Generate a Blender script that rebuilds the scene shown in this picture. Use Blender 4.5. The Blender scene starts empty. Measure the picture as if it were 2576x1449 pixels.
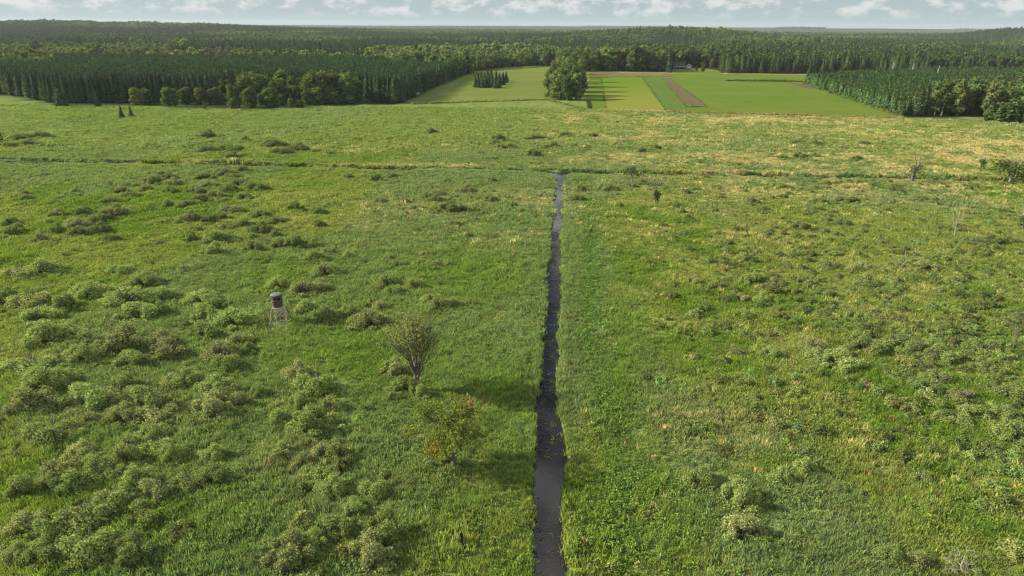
import bpy, math, random
import numpy as np
from mathutils import Matrix, Vector

# ------------------------------------------------------------------ camera
CAM_H = 40.0
PITCH = math.radians(20.94)
ROLL = 0.0055
F = 1718.2                      # focal length in units of a 2576 px wide picture
sc = bpy.context.scene
col = sc.collection
cam_d = bpy.data.cameras.new('camera')
cam_d.sensor_width = 36.0
cam_d.lens = 36.0 * F / 2576.0
cam_d.clip_end = 30000.0
cam_d.clip_start = 0.5
cam = bpy.data.objects.new('camera', cam_d)
col.objects.link(cam)
CAM_R = Matrix.Rotation(math.pi / 2 - PITCH, 3, 'X') @ Matrix.Rotation(ROLL, 3, 'Z')
cam.matrix_world = Matrix.Translation((0, 0, CAM_H)) @ CAM_R.to_4x4()
sc.camera = cam

# ------------------------------------------------------------------ sky, sun, exposure
SUN_AZ = math.radians(-84.0)    # clockwise from +Y: the sun stands far to the left, a little ahead
SUN_EL = math.radians(28.5)
SKY_STRENGTH = 0.05
world = bpy.data.worlds.new('World')
sc.world = world
world.use_nodes = True


def build_world():
    nt = world.node_tree
    nt.nodes.clear()
    N, L = nt.nodes.new, nt.links.new
    out = N('ShaderNodeOutputWorld')
    bg = N('ShaderNodeBackground')
    bg.inputs['Strength'].default_value = SKY_STRENGTH
    sky = N('ShaderNodeTexSky')
    sky.sky_type = 'NISHITA'
    sky.sun_disc = False
    sky.sun_elevation = SUN_EL
    sky.sun_rotation = SUN_AZ
    sky.air_density = 1.0
    sky.dust_density = 1.3
    sky.ozone_density = 1.0
    tc = N('ShaderNodeTexCoord')
    sep = N('ShaderNodeSeparateXYZ')
    L(tc.outputs['Generated'], sep.inputs[0])

    def math_(op, a, b=None, c=None):
        m = N('ShaderNodeMath')
        m.operation = op
        for i, v in enumerate((a, b, c)):
            if v is None:
                continue
            if isinstance(v, (int, float)):
                m.inputs[i].default_value = v
            else:
                L(v, m.inputs[i])
        return m.outputs[0]

    def ramp(v, a, b):
        m = N('ShaderNodeMapRange')
        m.interpolation_type = 'SMOOTHSTEP'
        m.inputs['From Min'].default_value = a
        m.inputs['From Max'].default_value = b
        L(v, m.inputs['Value'])
        return m.outputs['Result']
    x, y, z = sep.outputs
    # low cumulus seen from the side
    cmb = N('ShaderNodeCombineXYZ')
    L(x, cmb.inputs[0])
    L(y, cmb.inputs[1])
    L(math_('MULTIPLY', z, 2.0), cmb.inputs[2])
    n1 = N('ShaderNodeTexNoise')
    n1.inputs['Scale'].default_value = 30.0
    n1.inputs['Detail'].default_value = 8.0
    n1.inputs['Roughness'].default_value = 0.62
    L(cmb.outputs[0], n1.inputs['Vector'])
    low = ramp(math_('ADD', n1.outputs['Fac'], math_('MULTIPLY', ramp(z, 0.015, 0.05), 0.07)), 0.47, 0.64)
    low = math_('MULTIPLY', low, ramp(z, 0.006, 0.022))
    low = math_('MULTIPLY', low, ramp(z, 0.16, 0.07))
    # broken cloud deck higher up
    den = math_('ADD', math_('MAXIMUM', z, 0.0), 0.10)
    cm2 = N('ShaderNodeCombineXYZ')
    L(math_('DIVIDE', x, den), cm2.inputs[0])
    L(math_('DIVIDE', y, den), cm2.inputs[1])
    mp = N('ShaderNodeMapping')
    mp.inputs['Location'].default_value = (7.72, 8.0, 5.0)
    L(cm2.outputs[0], mp.inputs['Vector'])
    n2 = N('ShaderNodeTexNoise')
    n2.inputs['Scale'].default_value = 1.05
    n2.inputs['Detail'].default_value = 9.0
    n2.inputs['Roughness'].default_value = 0.58
    L(mp.outputs[0], n2.inputs['Vector'])
    deck = ramp(n2.outputs['Fac'], 0.43, 0.56)
    deck = math_('MULTIPLY', deck, ramp(z, 0.035, 0.14))
    n3 = N('ShaderNodeTexNoise')
    n3.inputs['Scale'].default_value = 3.2
    n3.inputs['Detail'].default_value = 6.0
    L(mp.outputs[0], n3.inputs['Vector'])
    cc = N('ShaderNodeMix')
    cc.data_type = 'RGBA'
    cc.inputs['A'].default_value = (6.4, 6.7, 7.2, 1)
    cc.inputs['B'].default_value = (19.0, 18.4, 17.8, 1)
    L(ramp(n3.outputs['Fac'], 0.35, 0.65), cc.inputs['Factor'])
    # the pale veil low on the horizon
    veil = N('ShaderNodeMix')
    veil.data_type = 'RGBA'
    veil.inputs['B'].default_value = (5.2, 6.7, 7.1, 1)
    L(math_('MULTIPLY', ramp(z, 0.20, 0.0), 0.85), veil.inputs['Factor'])
    L(sky.outputs[0], veil.inputs['A'])
    m1 = N('ShaderNodeMix')
    m1.data_type = 'RGBA'
    L(math_('MULTIPLY', deck, 0.85), m1.inputs['Factor'])
    L(veil.outputs['Result'], m1.inputs['A'])
    L(cc.outputs['Result'], m1.inputs['B'])
    m2 = N('ShaderNodeMix')
    m2.data_type = 'RGBA'
    L(math_('MULTIPLY', low, 0.75), m2.inputs['Factor'])
    L(m1.outputs['Result'], m2.inputs['A'])
    m2.inputs['B'].default_value = (9.6, 9.5, 9.3, 1)
    L(m2.outputs['Result'], bg.inputs['Color'])
    L(bg.outputs[0], out.inputs['Surface'])


build_world()
sun_d = bpy.data.lights.new('sun', 'SUN')
sun_d.energy = 5.0
sun_d.angle = math.radians(0.5)
sun_d.color = (1.0, 0.90, 0.74)
sun = bpy.data.objects.new('sun', sun_d)
col.objects.link(sun)
_sd = Vector((math.sin(SUN_AZ) * math.cos(SUN_EL), math.cos(SUN_AZ) * math.cos(SUN_EL), math.sin(SUN_EL)))
sun.rotation_euler = _sd.to_track_quat('Z', 'Y').to_euler()

sc.view_settings.view_transform = 'Standard'
sc.view_settings.look = 'None'
sc.view_settings.exposure = 0.80
sc.view_settings.gamma = 1.0
sc.view_settings.use_curve_mapping = False
sc.cycles.use_denoising = True
sc.cycles.denoiser = 'OPENIMAGEDENOISE'
sc.cycles.denoising_input_passes = 'RGB_ALBEDO_NORMAL'
sc.cycles.denoising_prefilter = 'ACCURATE'
sc.cycles.filter_width = 1.2
sc.cycles.max_bounces = 6
sc.cycles.diffuse_bounces = 2
sc.cycles.glossy_bounces = 2
sc.cycles.transmission_bounces = 3
sc.cycles.volume_bounces = 0
sc.cycles.sample_clamp_indirect = 4.0

# ------------------------------------------------------------------ helpers
rng = np.random.default_rng(7)
random.seed(7)
MR = np.array(CAM_R)


def G(u, v, z=0.0):
    """the point of the level z that is seen at u, v of a 2576 px wide picture"""
    d = MR @ np.array([(u - 1288.0) / F, -(v - 724.5) / F, -1.0])
    t = (z - CAM_H) / d[2]
    return np.array([d[0] * t, d[1] * t, z])


def UV(x, y, z=0.0):
    p = np.stack([np.asarray(x, float), np.asarray(y, float), np.zeros_like(np.asarray(x, float)) + z - CAM_H], -1) @ MR
    w = np.maximum(-p[..., 2], 1e-3)
    return 1288.0 + F * p[..., 0] / w, 724.5 - F * p[..., 1] / w


def sm(x, a, b):
    t = np.clip((np.asarray(x, float) - a) / (b - a), 0, 1)
    return t * t * (3 - 2 * t)


def _h(ix, iy, s):
    n = (ix.astype(np.int64) * 374761393 + iy.astype(np.int64) * 668265263 + s * 144305) & 0xffffffff
    n = ((n ^ (n >> 13)) * 1274126177) & 0xffffffff
    return ((n ^ (n >> 16)) & 0xffffff) / float(0xffffff)


def vnoise(x, y, s=0):
    x = np.asarray(x, float)
    y = np.asarray(y, float)
    ix, iy = np.floor(x), np.floor(y)
    fx, fy = x - ix, y - iy
    fx = fx * fx * (3 - 2 * fx)
    fy = fy * fy * (3 - 2 * fy)
    a, b = _h(ix, iy, s), _h(ix + 1, iy, s)
    c, d = _h(ix, iy + 1, s), _h(ix + 1, iy + 1, s)
    return (a + (b - a) * fx) * (1 - fy) + (c + (d - c) * fx) * fy


def fbm(x, y, f, s=0, o=4):
    r, a, t = 0.0, 1.0, 0.0
    for k in range(o):
        r = r + a * vnoise(np.asarray(x) * f, np.asarray(y) * f, s + 17 * k)
        t += a
        a *= 0.55
        f *= 2.03
    return r / t


def inpoly(u, v, poly):
    u = np.asarray(u, float)
    v = np.asarray(v, float)
    r = np.zeros(u.shape, bool)
    n = len(poly)
    for i in range(n):
        x0, y0 = poly[i]
        x1, y1 = poly[(i + 1) % n]
        c = ((y0 > v) != (y1 > v))
        with np.errstate(divide='ignore', invalid='ignore'):
            r ^= c & (u < (x1 - x0) * (v - y0) / (y1 - y0) + x0)
    return r


class MB:
    """collects vertices, faces and one value per vertex, then links them as one mesh object"""

    def __init__(s):
        s.v, s.f, s.a, s.n = [], [], [], 0

    def add(s, verts, faces, val=0.5):
        verts = np.asarray(verts, float).reshape(-1, 3)
        faces = np.asarray(faces, np.int64)
        s.v.append(verts)
        s.f.append(faces + s.n)
        s.a.append(np.broadcast_to(np.asarray(val, float), (len(verts),)))
        s.n += len(verts)
        return s

    def box(s, c, size, rz=0.0, val=0.5, rx=0.0, ry=0.0):
        h = np.array(size) / 2
        k = np.array([[-1, -1, -1], [1, -1, -1], [1, 1, -1], [-1, 1, -1], [-1, -1, 1], [1, -1, 1], [1, 1, 1], [-1, 1, 1]]) * h
        R = np.array(Matrix.Rotation(rz, 3, 'Z') @ Matrix.Rotation(ry, 3, 'Y') @ Matrix.Rotation(rx, 3, 'X'))
        return s.add(k @ R.T + np.array(c), [[0, 3, 2, 1], [4, 5, 6, 7], [0, 1, 5, 4], [1, 2, 6, 5], [2, 3, 7, 6], [3, 0, 4, 7]], val)

    def bar(s, a, b, w, w2=None, val=0.5):
        """square bar from a to b"""
        return s.tube([a, b], [w * .7, (w2 or w) * .7], 4, val, cap=True)

    def tube(s, pts, rad, n=6, val=0.5, cap=False):
        pts = [np.asarray(p, float) for p in pts]
        vs, fs = [], []
        for i, p in enumerate(pts):
            d = pts[min(i + 1, len(pts) - 1)] - pts[max(i - 1, 0)]
            d = d / (np.linalg.norm(d) + 1e-9)
            a = np.cross(d, [0, 0, 1.0] if abs(d[2]) < 0.9 else [1.0, 0, 0])
            a /= np.linalg.norm(a)
            b = np.cross(d, a)
            t = (np.arange(n) + .5) * 2 * math.pi / n
            vs.append(p + rad[i] * (np.cos(t)[:, None] * a + np.sin(t)[:, None] * b))
        for i in range(len(pts) - 1):
            for k in range(n):
                fs.append([i * n + k, i * n + (k + 1) % n, (i + 1) * n + (k + 1) % n, (i + 1) * n + k])
        s.add(np.concatenate(vs), fs, val)
        if cap and n == 4:
            m = (len(pts) - 1) * n
            s.add(vs[0], [[3, 2, 1, 0]], val)
            s.add(vs[-1], [[0, 1, 2, 3]], val)
        return s

    def lathe(s, prof, n=24, val=0.5, c=(0, 0, 0)):
        vs, fs = [], []
        t = np.arange(n) * 2 * math.pi / n
        for r, z in prof:
            vs.append(np.stack([np.cos(t) * r + c[0], np.sin(t) * r + c[1], np.full(n, z + c[2])], -1))
        for i in range(len(prof) - 1):
            for k in range(n):
                fs.append([i * n + k, i * n + (k + 1) % n, (i + 1) * n + (k + 1) % n, (i + 1) * n + k])
        return s.add(np.concatenate(vs), fs, val)

    def leaves(s, c, nrm, size, asp=0.6, val=0.5, tilt=0.6, r=None, up=None):
        """one rhombic leaf per centre, facing roughly along nrm"""
        r = r or rng
        n = len(c)
        nrm = nrm + r.normal(0, tilt, (n, 3))
        nrm /= np.linalg.norm(nrm, axis=1)[:, None] + 1e-9
        t = r.normal(0, 1, (n, 3)) if up is None else up + r.normal(0, .35, (n, 3))
        a = np.cross(nrm, t)
        a /= np.linalg.norm(a, axis=1)[:, None] + 1e-9
        b = np.cross(nrm, a)
        sz = np.broadcast_to(size, (n,))[:, None]
        q = np.stack([c - b * sz, c + a * sz * asp + b * sz * .1, c + b * sz, c - a * sz * asp + b * sz * .1], 1).reshape(-1, 3)
        return s.add(q, np.arange(n * 4).reshape(n, 4), np.repeat(np.broadcast_to(val, (n,)), 4))

    def mesh(s, name, smooth=False):
        V = np.concatenate(s.v)
        A = np.concatenate(s.a)
        me = bpy.data.meshes.new(name)
        me.vertices.add(len(V))
        me.vertices.foreach_set('co', V.ravel())
        L = np.concatenate([f.ravel() for f in s.f])
        sizes = np.concatenate([np.full(len(f), f.shape[1]) for f in s.f])
        me.loops.add(len(L))
        me.loops.foreach_set('vertex_index', L)
        me.polygons.add(len(sizes))
        me.polygons.foreach_set('loop_start', np.concatenate([[0], np.cumsum(sizes)[:-1]]))
        at = me.attributes.new('var', 'FLOAT', 'POINT')
        at.data.foreach_set('value', A)
        if smooth:
            me.polygons.foreach_set('use_smooth', np.ones(len(sizes), bool))
        me.update(calc_edges=True)
        return me

    def build(s, name, mat, parent=None, smooth=False, loc=None, tint=None):
        me = s.mesh(name, smooth)
        me.materials.append(mat)
        return link(name, me, parent, loc, tint)


def link(name, me, parent=None, loc=None, tint=None):
    o = bpy.data.objects.new(name, me)
    col.objects.link(o)
    if parent:
        o.parent = parent
    if loc is not None:
        o.location = loc
    if tint is not None:
        o['tint'] = [float(t) for t in tint]
    return o


def empty(name, loc, rz=0.0, scale=1.0):
    o = bpy.data.objects.new(name, None)
    o.empty_display_size = 0.5
    o.location = loc
    o.rotation_euler.z = rz
    o.scale = (scale,) * 3 if isinstance(scale, (int, float)) else scale
    col.objects.link(o)
    return o


def tag(o, label=None, cat=None, group=None, kind=None):
    for k, v in (('label', label), ('category', cat), ('group', group), ('kind', kind)):
        if v:
            o[k] = v
    return o


# ------------------------------------------------------------------ materials
def new_mat(name):
    m = bpy.data.materials.new(name)
    m.use_nodes = True
    m.node_tree.nodes.clear()
    return m, m.node_tree.nodes.new, m.node_tree.links.new


def leaf_mat(name, trans=0.6, spread=0.9, warm=(1.15, 1.04, 0.8), up=0.0):
    """foliage: the plant's own tint, varied leaf by leaf; a leaf sends about as much light through as it throws back"""
    m, N, L = new_mat(name)
    out = N('ShaderNodeOutputMaterial')
    at = N('ShaderNodeAttribute')
    at.attribute_type = 'INSTANCER'
    at.attribute_name = 'tint'
    va = N('ShaderNodeAttribute')
    va.attribute_type = 'GEOMETRY'
    va.attribute_name = 'var'
    mr = N('ShaderNodeMapRange')
    mr.inputs['To Min'].default_value = 1.0 - spread / 2
    mr.inputs['To Max'].default_value = 1.0 + spread / 2
    L(va.outputs['Fac'], mr.inputs['Value'])
    mx = N('ShaderNodeMix')
    mx.data_type = 'RGBA'
    mx.inputs['A'].default_value = (0.88, 0.97, 1.1, 1)
    mx.inputs['B'].default_value = (*warm, 1)
    L(va.outputs['Fac'], mx.inputs['Factor'])
    m1 = N('ShaderNodeVectorMath')
    m1.operation = 'MULTIPLY'
    L(at.outputs['Color'], m1.inputs[0])
    L(mx.outputs['Result'], m1.inputs[1])
    m2 = N('ShaderNodeVectorMath')
    m2.operation = 'SCALE'
    L(m1.outputs[0], m2.inputs[0])
    L(mr.outputs['Result'], m2.inputs['Scale'])
    m3 = N('ShaderNodeVectorMath')
    m3.operation = 'MULTIPLY'
    L(m2.outputs[0], m3.inputs[0])
    m3.inputs[1].default_value = (trans * 1.05, trans * 1.05, trans * 0.75)
    di = N('ShaderNodeBsdfDiffuse')
    L(m2.outputs[0], di.inputs['Color'])
    if up:
        # blades are curved and crowded: their lit faces look more to the sky than a flat strip does
        geo = N('ShaderNodeNewGeometry')
        vs = N('ShaderNodeVectorMath')
        vs.operation = 'SCALE'
        vs.inputs['Scale'].default_value = 1.0 - up
        L(geo.outputs['Normal'], vs.inputs[0])
        va_ = N('ShaderNodeVectorMath')
        va_.operation = 'ADD'
        L(vs.outputs[0], va_.inputs[0])
        va_.inputs[1].default_value = (0, 0, up)
        vn = N('ShaderNodeVectorMath')
        vn.operation = 'NORMALIZE'
        L(va_.outputs[0], vn.inputs[0])
        L(vn.outputs[0], di.inputs['Normal'])
    tr = N('ShaderNodeBsdfTranslucent')
    L(m3.outputs[0], tr.inputs['Color'])
    ms = N('ShaderNodeAddShader')
    L(di.outputs[0], ms.inputs[0])
    L(tr.outputs[0], ms.inputs[1])
    L(ms.outputs[0], out.inputs['Surface'])
    return m


def plain_mat(name, c, c2=None, scale=4.0, rough=0.85, bump=0.0, metallic=0.0, spec=0.3):
    """a solid colour broken up by noise"""
    m, N, L = new_mat(name)
    out = N('ShaderNodeOutputMaterial')
    b = N('ShaderNodeBsdfPrincipled')
    b.inputs['Roughness'].default_value = rough
    b.inputs['Metallic'].default_value = metallic
    b.inputs['Specular IOR Level'].default_value = spec
    tc = N('ShaderNodeTexCoord')
    n = N('ShaderNodeTexNoise')
    n.inputs['Scale'].default_value = scale
    n.inputs['Detail'].default_value = 6.0
    L(tc.outputs['Object'], n.inputs['Vector'])
    r = N('ShaderNodeMapRange')
    r.inputs['From Min'].default_value = 0.3
    r.inputs['From Max'].default_value = 0.7
    L(n.outputs['Fac'], r.inputs['Value'])
    mx = N('ShaderNodeMix')
    mx.data_type = 'RGBA'
    c2 = c2 or tuple(x * 0.7 for x in c)
    mx.inputs['A'].default_value = (*c, 1)
    mx.inputs['B'].default_value = (*c2, 1)
    L(r.outputs['Result'], mx.inputs['Factor'])
    L(mx.outputs['Result'], b.inputs['Base Color'])
    if bump:
        bp = N('ShaderNodeBump')
        bp.inputs['Strength'].default_value = bump
        bp.inputs['Distance'].default_value = 0.1
        L(n.outputs['Fac'], bp.inputs['Height'])
        L(bp.outputs[0], b.inputs['Normal'])
    L(b.outputs[0], out.inputs['Surface'])
    return m


def ground_mat(name):
    """turf and leaf litter: the colour of the plants that grow there, broken up at several scales"""
    m, N, L = new_mat(name)
    out = N('ShaderNodeOutputMaterial')
    at = N('ShaderNodeAttribute')
    at.attribute_name = 'tint'
    geo = N('ShaderNodeNewGeometry')
    n1 = N('ShaderNodeTexNoise')
    n1.inputs['Scale'].default_value = 0.9
    n1.inputs['Detail'].default_value = 7.0
    n1.inputs['Roughness'].default_value = 0.65
    L(geo.outputs['Position'], n1.inputs['Vector'])
    n2 = N('ShaderNodeTexNoise')
    n2.inputs['Scale'].default_value = 0.13
    n2.inputs['Detail'].default_value = 4.0
    L(geo.outputs['Position'], n2.inputs['Vector'])
    mr = N('ShaderNodeMapRange')
    mr.inputs['From Min'].default_value = 0.3
    mr.inputs['From Max'].default_value = 0.7
    mr.inputs['To Min'].default_value = 0.72
    mr.inputs['To Max'].default_value = 1.28
    L(n1.outputs['Fac'], mr.inputs['Value'])
    mr2 = N('ShaderNodeMapRange')
    mr2.inputs['From Min'].default_value = 0.3
    mr2.inputs['From Max'].default_value = 0.7
    mr2.inputs['To Min'].default_value = 0.85
    mr2.inputs['To Max'].default_value = 1.15
    L(n2.outputs['Fac'], mr2.inputs['Value'])
    mu = N('ShaderNodeMath')
    mu.operation = 'MULTIPLY'
    L(mr.outputs['Result'], mu.inputs[0])
    L(mr2.outputs['Result'], mu.inputs[1])
    vm = N('ShaderNodeVectorMath')
    vm.operation = 'SCALE'
    L(at.outputs['Color'], vm.inputs[0])
    L(mu.outputs[0], vm.inputs['Scale'])
    bp = N('ShaderNodeBump')
    bp.inputs['Strength'].default_value = 0.9
    bp.inputs['Distance'].default_value = 0.5
    L(n1.outputs['Fac'], bp.inputs['Height'])
    di = N('ShaderNodeBsdfDiffuse')
    L(vm.outputs[0], di.inputs['Color'])
    L(bp.outputs[0], di.inputs['Normal'])
    L(di.outputs[0], out.inputs['Surface'])
    return m


def field_mat(name, c, c2, scale=0.05, stripe=None, bump=0.5, ripe=None):
    """a crop or a tilled field: mottled colour, drill rows along one direction where stripe is (angle, spacing, depth)"""
    m, N, L = new_mat(name)
    out = N('ShaderNodeOutputMaterial')
    geo = N('ShaderNodeNewGeometry')
    n = N('ShaderNodeTexNoise')
    n.inputs['Scale'].default_value = scale
    n.inputs['Detail'].default_value = 9.0
    n.inputs['Roughness'].default_value = 0.65
    L(geo.outputs['Position'], n.inputs['Vector'])
    r = N('ShaderNodeMapRange')
    r.inputs['From Min'].default_value = 0.33
    r.inputs['From Max'].default_value = 0.67
    L(n.outputs['Fac'], r.inputs['Value'])
    mx = N('ShaderNodeMix')
    mx.data_type = 'RGBA'
    mx.inputs['A'].default_value = (*c, 1)
    mx.inputs['B'].default_value = (*c2, 1)
    L(r.outputs['Result'], mx.inputs['Factor'])
    colour = mx.outputs['Result']
    if ripe:
        # the crop ripens toward one end of the field
        sp = N('ShaderNodeSeparateXYZ')
        L(geo.outputs['Position'], sp.inputs[0])
        ad = N('ShaderNodeMath')
        ad.operation = 'MULTIPLY_ADD'
        L(n.outputs['Fac'], ad.inputs[0])
        ad.inputs[1].default_value = 140.0
        L(sp.outputs[1], ad.inputs[2])
        rg = N('ShaderNodeMapRange')
        rg.interpolation_type = 'SMOOTHSTEP'
        rg.inputs['From Min'].default_value = ripe[0] + 70
        rg.inputs['From Max'].default_value = ripe[1] + 70
        L(ad.outputs[0], rg.inputs['Value'])
        m3 = N('ShaderNodeMix')
        m3.data_type = 'RGBA'
        m3.inputs['B'].default_value = (*ripe[2], 1)
        L(rg.outputs['Result'], m3.inputs['Factor'])
        L(colour, m3.inputs['A'])
        colour = m3.outputs['Result']
    if stripe:
        mp = N('ShaderNodeMapping')
        mp.inputs['Rotation'].default_value[2] = stripe[0]
        L(geo.outputs['Position'], mp.inputs['Vector'])
        w = N('ShaderNodeTexWave')
        w.inputs['Scale'].default_value = stripe[1]
        w.inputs['Distortion'].default_value = 2.0
        w.inputs['Detail'].default_value = 2.0
        L(mp.outputs[0], w.inputs['Vector'])
        mr = N('ShaderNodeMapRange')
        mr.inputs['To Min'].default_value = 1.0 - stripe[2]
        mr.inputs['To Max'].default_value = 1.0 + stripe[2]
        L(w.outputs['Fac'], mr.inputs['Value'])
        vm = N('ShaderNodeVectorMath')
        vm.operation = 'SCALE'
        L(colour, vm.inputs[0])
        L(mr.outputs['Result'], vm.inputs['Scale'])
        colour = vm.outputs[0]
    n2 = N('ShaderNodeTexNoise')
    n2.inputs['Scale'].default_value = 1.2
    n2.inputs['Detail'].default_value = 5.0
    L(geo.outputs['Position'], n2.inputs['Vector'])
    bp = N('ShaderNodeBump')
    bp.inputs['Strength'].default_value = bump
    bp.inputs['Distance'].default_value = 0.4
    L(n2.outputs['Fac'], bp.inputs['Height'])
    di = N('ShaderNodeBsdfDiffuse')
    L(colour, di.inputs['Color'])
    L(bp.outputs[0], di.inputs['Normal'])
    L(di.outputs[0], out.inputs['Surface'])
    return m


def water_mat():
    m, N, L = new_mat('dark_marsh_water')
    out = N('ShaderNodeOutputMaterial')
    b = N('ShaderNodeBsdfPrincipled')
    b.inputs['Base Color'].default_value = (0.014, 0.0135, 0.013, 1)
    b.inputs['Roughness'].default_value = 0.02
    b.inputs['IOR'].default_value = 1.45
    geo = N('ShaderNodeNewGeometry')
    n = N('ShaderNodeTexNoise')
    n.inputs['Scale'].default_value = 1.6
    n.inputs['Detail'].default_value = 3.0
    L(geo.outputs['Position'], n.inputs['Vector'])
    bp = N('ShaderNodeBump')
    bp.inputs['Strength'].default_value = 0.05
    bp.inputs['Distance'].default_value = 0.05
    L(n.outputs['Fac'], bp.inputs['Height'])
    L(bp.outputs[0], b.inputs['Normal'])
    L(b.outputs[0], out.inputs['Surface'])
    return m


M = {
    'grass': leaf_mat('grass_blades', 0.8, 0.6, (1.15, 1.05, 0.8), 0.55),
    'herb': leaf_mat('herb_leaves', 0.6, 0.7),
    'willow': leaf_mat('willow_leaves', 0.55, 0.9, (1.12, 1.06, 0.85)),
    'broad': leaf_mat('broadleaf_foliage', 0.5, 0.8),
    'needle': leaf_mat('conifer_needles', 0.3, 0.7, (1.1, 1.05, 0.8)),
    'bark': plain_mat('grey_bark', (0.16, 0.135, 0.105), (0.075, 0.062, 0.05), 3.0, bump=0.6),
    'pine_bark': plain_mat('pine_bark', (0.15, 0.09, 0.06), (0.07, 0.05, 0.04), 2.0),
    'dead_wood': plain_mat('weathered_dead_wood', (0.42, 0.39, 0.35), (0.24, 0.22, 0.19), 3.0),
    'birch': plain_mat('white_birch_bark', (0.72, 0.70, 0.65), (0.5, 0.48, 0.44), 2.0),
    'twig': plain_mat('grey_twigs', (0.17, 0.15, 0.13), (0.10, 0.085, 0.07), 5.0),
    'char': plain_mat('rotten_black_wood', (0.012, 0.010, 0.009), (0.03, 0.025, 0.02), 6.0, bump=0.8),
    'ground': ground_mat('marsh_turf'),
    'water': water_mat(),
    'blind_wall': plain_mat('brown_blind_wall', (0.105, 0.090, 0.066), (0.080, 0.068, 0.050), 1.2, rough=0.7),
    'blind_roof': plain_mat('grey_blind_roof', (0.165, 0.155, 0.14), (0.12, 0.112, 0.10), 2.0, rough=0.6),
    'dark': plain_mat('dark_opening', (0.008, 0.008, 0.008), (0.012, 0.012, 0.012), 3.0, rough=0.5),
    'timber': plain_mat('weathered_timber', (0.46, 0.41, 0.33), (0.32, 0.28, 0.22), 3.0, bump=0.3),
    'grey_wall': plain_mat('grey_board_wall', (0.34, 0.33, 0.31), (0.26, 0.25, 0.235), 1.5),
    'white_paint': plain_mat('white_paint', (0.78, 0.78, 0.76), (0.66, 0.66, 0.64), 1.0),
    'lilac_wall': plain_mat('pale_garage_siding', (0.56, 0.54, 0.60), (0.46, 0.44, 0.50), 1.0),
    'brown_wall': plain_mat('dark_brown_siding', (0.055, 0.04, 0.038), (0.04, 0.03, 0.028), 1.0),
    'roofing': plain_mat('dark_shingle_roof', (0.07, 0.06, 0.07), (0.045, 0.04, 0.048), 1.0),
    'slate': plain_mat('pale_blue_grey_roof', (0.35, 0.40, 0.42), (0.27, 0.31, 0.33), 1.0),
    'glass': plain_mat('window_glass', (0.35, 0.36, 0.38), (0.25, 0.26, 0.28), 1.0, rough=0.1, spec=0.6),
}

# ------------------------------------------------------------------ lie of the land
CH = [(1500, 1338, 1420), (1449, 1338, 1419), (1400, 1339, 1416), (1350, 1337, 1418), (1300, 1341, 1418), (1250, 1337, 1413), (1200, 1340, 1421),
      (1165, 1341, 1428), (1130, 1344, 1421), (1090, 1350, 1413), (1050, 1352, 1409), (1000, 1357, 1406), (950, 1362, 1405), (900, 1365, 1407),
      (860, 1366, 1403), (820, 1367, 1405), (780, 1374, 1411), (745, 1379, 1413), (715, 1374, 1411), (690, 1372, 1411), (660, 1379, 1411),
      (630, 1383, 1411), (600, 1387, 1413), (560, 1392, 1415), (520, 1396, 1416), (490, 1397, 1416), (465, 1398, 1417), (450, 1395, 1420),
      (443, 1389, 1425), (437, 1380, 1430)]
_cy, _cl, _cr = [], [], []
for v, a, b in CH:
    p, q = G(a, v, -0.3), G(b, v, -0.3)
    _cy.append((p[1] + q[1]) / 2)
    _cl.append(p[0])
    _cr.append(q[0])
_cy, _cl, _cr = map(np.array, (_cy, _cl, _cr))
Y_END = _cy[-1]


def edge_l(y):
    return np.interp(y, _cy, _cl) + 0.35 * (vnoise(np.asarray(y) * 0.45, 3.3, 5) - .5) + 0.5 * (vnoise(np.asarray(y) * 0.12, 9.3, 6) - .5)


def edge_r(y):
    return np.interp(y, _cy, _cr) + 0.35 * (vnoise(np.asarray(y) * 0.45, 7.7, 8) - .5) + 0.5 * (vnoise(np.asarray(y) * 0.12, 2.3, 9) - .5)


_dp = np.array([G(u, v)[:2] for u, v in ((-200, 402), (100, 405), (350, 408), (600, 413), (1000, 424), (1380, 431), (1450, 434), (1700, 438), (2200, 446), (2700, 458))])


def ditch_y(x):
    return np.interp(x, _dp[:, 0], _dp[:, 1]) + 0.5 * (vnoise(np.asarray(x) * 0.15, 1.1, 31) - .5)


HILLS = [(-1500, 2500, 900, 500, 30), (-2600, 3600, 1200, 700, 30), (380, 1750, 260, 260, 24), (1620, 2350, 140, 160, 30), (1250, 2500, 300, 200, 9),
         (600, 3300, 900, 300, 10), (-300, 4200, 1500, 500, 9)]


def land_z(x, y):
    x = np.asarray(x, float)
    y = np.asarray(y, float)
    near = 1 - sm(y, 250, 310)
    z = near * (0.45 * (fbm(x, y, 0.08, 3) - .5) + 0.38 * (vnoise(x * 0.42, y * 0.42, 4) - .5) + 0.16 * (vnoise(x * 1.1, y * 1.1, 6) - .5))
    ins = np.minimum(x - edge_l(y), edge_r(y) - x)
    bank = sm(ins, -0.5, 0.35) * (1 - sm(y, Y_END + .2, Y_END + .8))
    dd = np.abs(y - ditch_y(x))
    bank = np.maximum(bank, (1 - sm(dd, 1.6, 2.3)) * sm(vnoise(x * 0.05, 4.4, 12), 0.2, 0.4))
    z = z * (1 - bank) - 0.95 * bank
    for hx, hy, sx, sy, hh in HILLS:
        z = z + hh * np.exp(-((x - hx) / sx) ** 2 - ((y - hy) / sy) ** 2)
    far = sm(y, 900, 2200)
    z = z + far * 14 * (fbm(x, y, 0.0012, 21, 3) - .5)
    hor = sm(y, 5500, 9000)
    z = z + hor * (34 + 46 * (fbm(x, y * 0.3, 0.00045, 23, 4) - .35))
    return z


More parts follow.
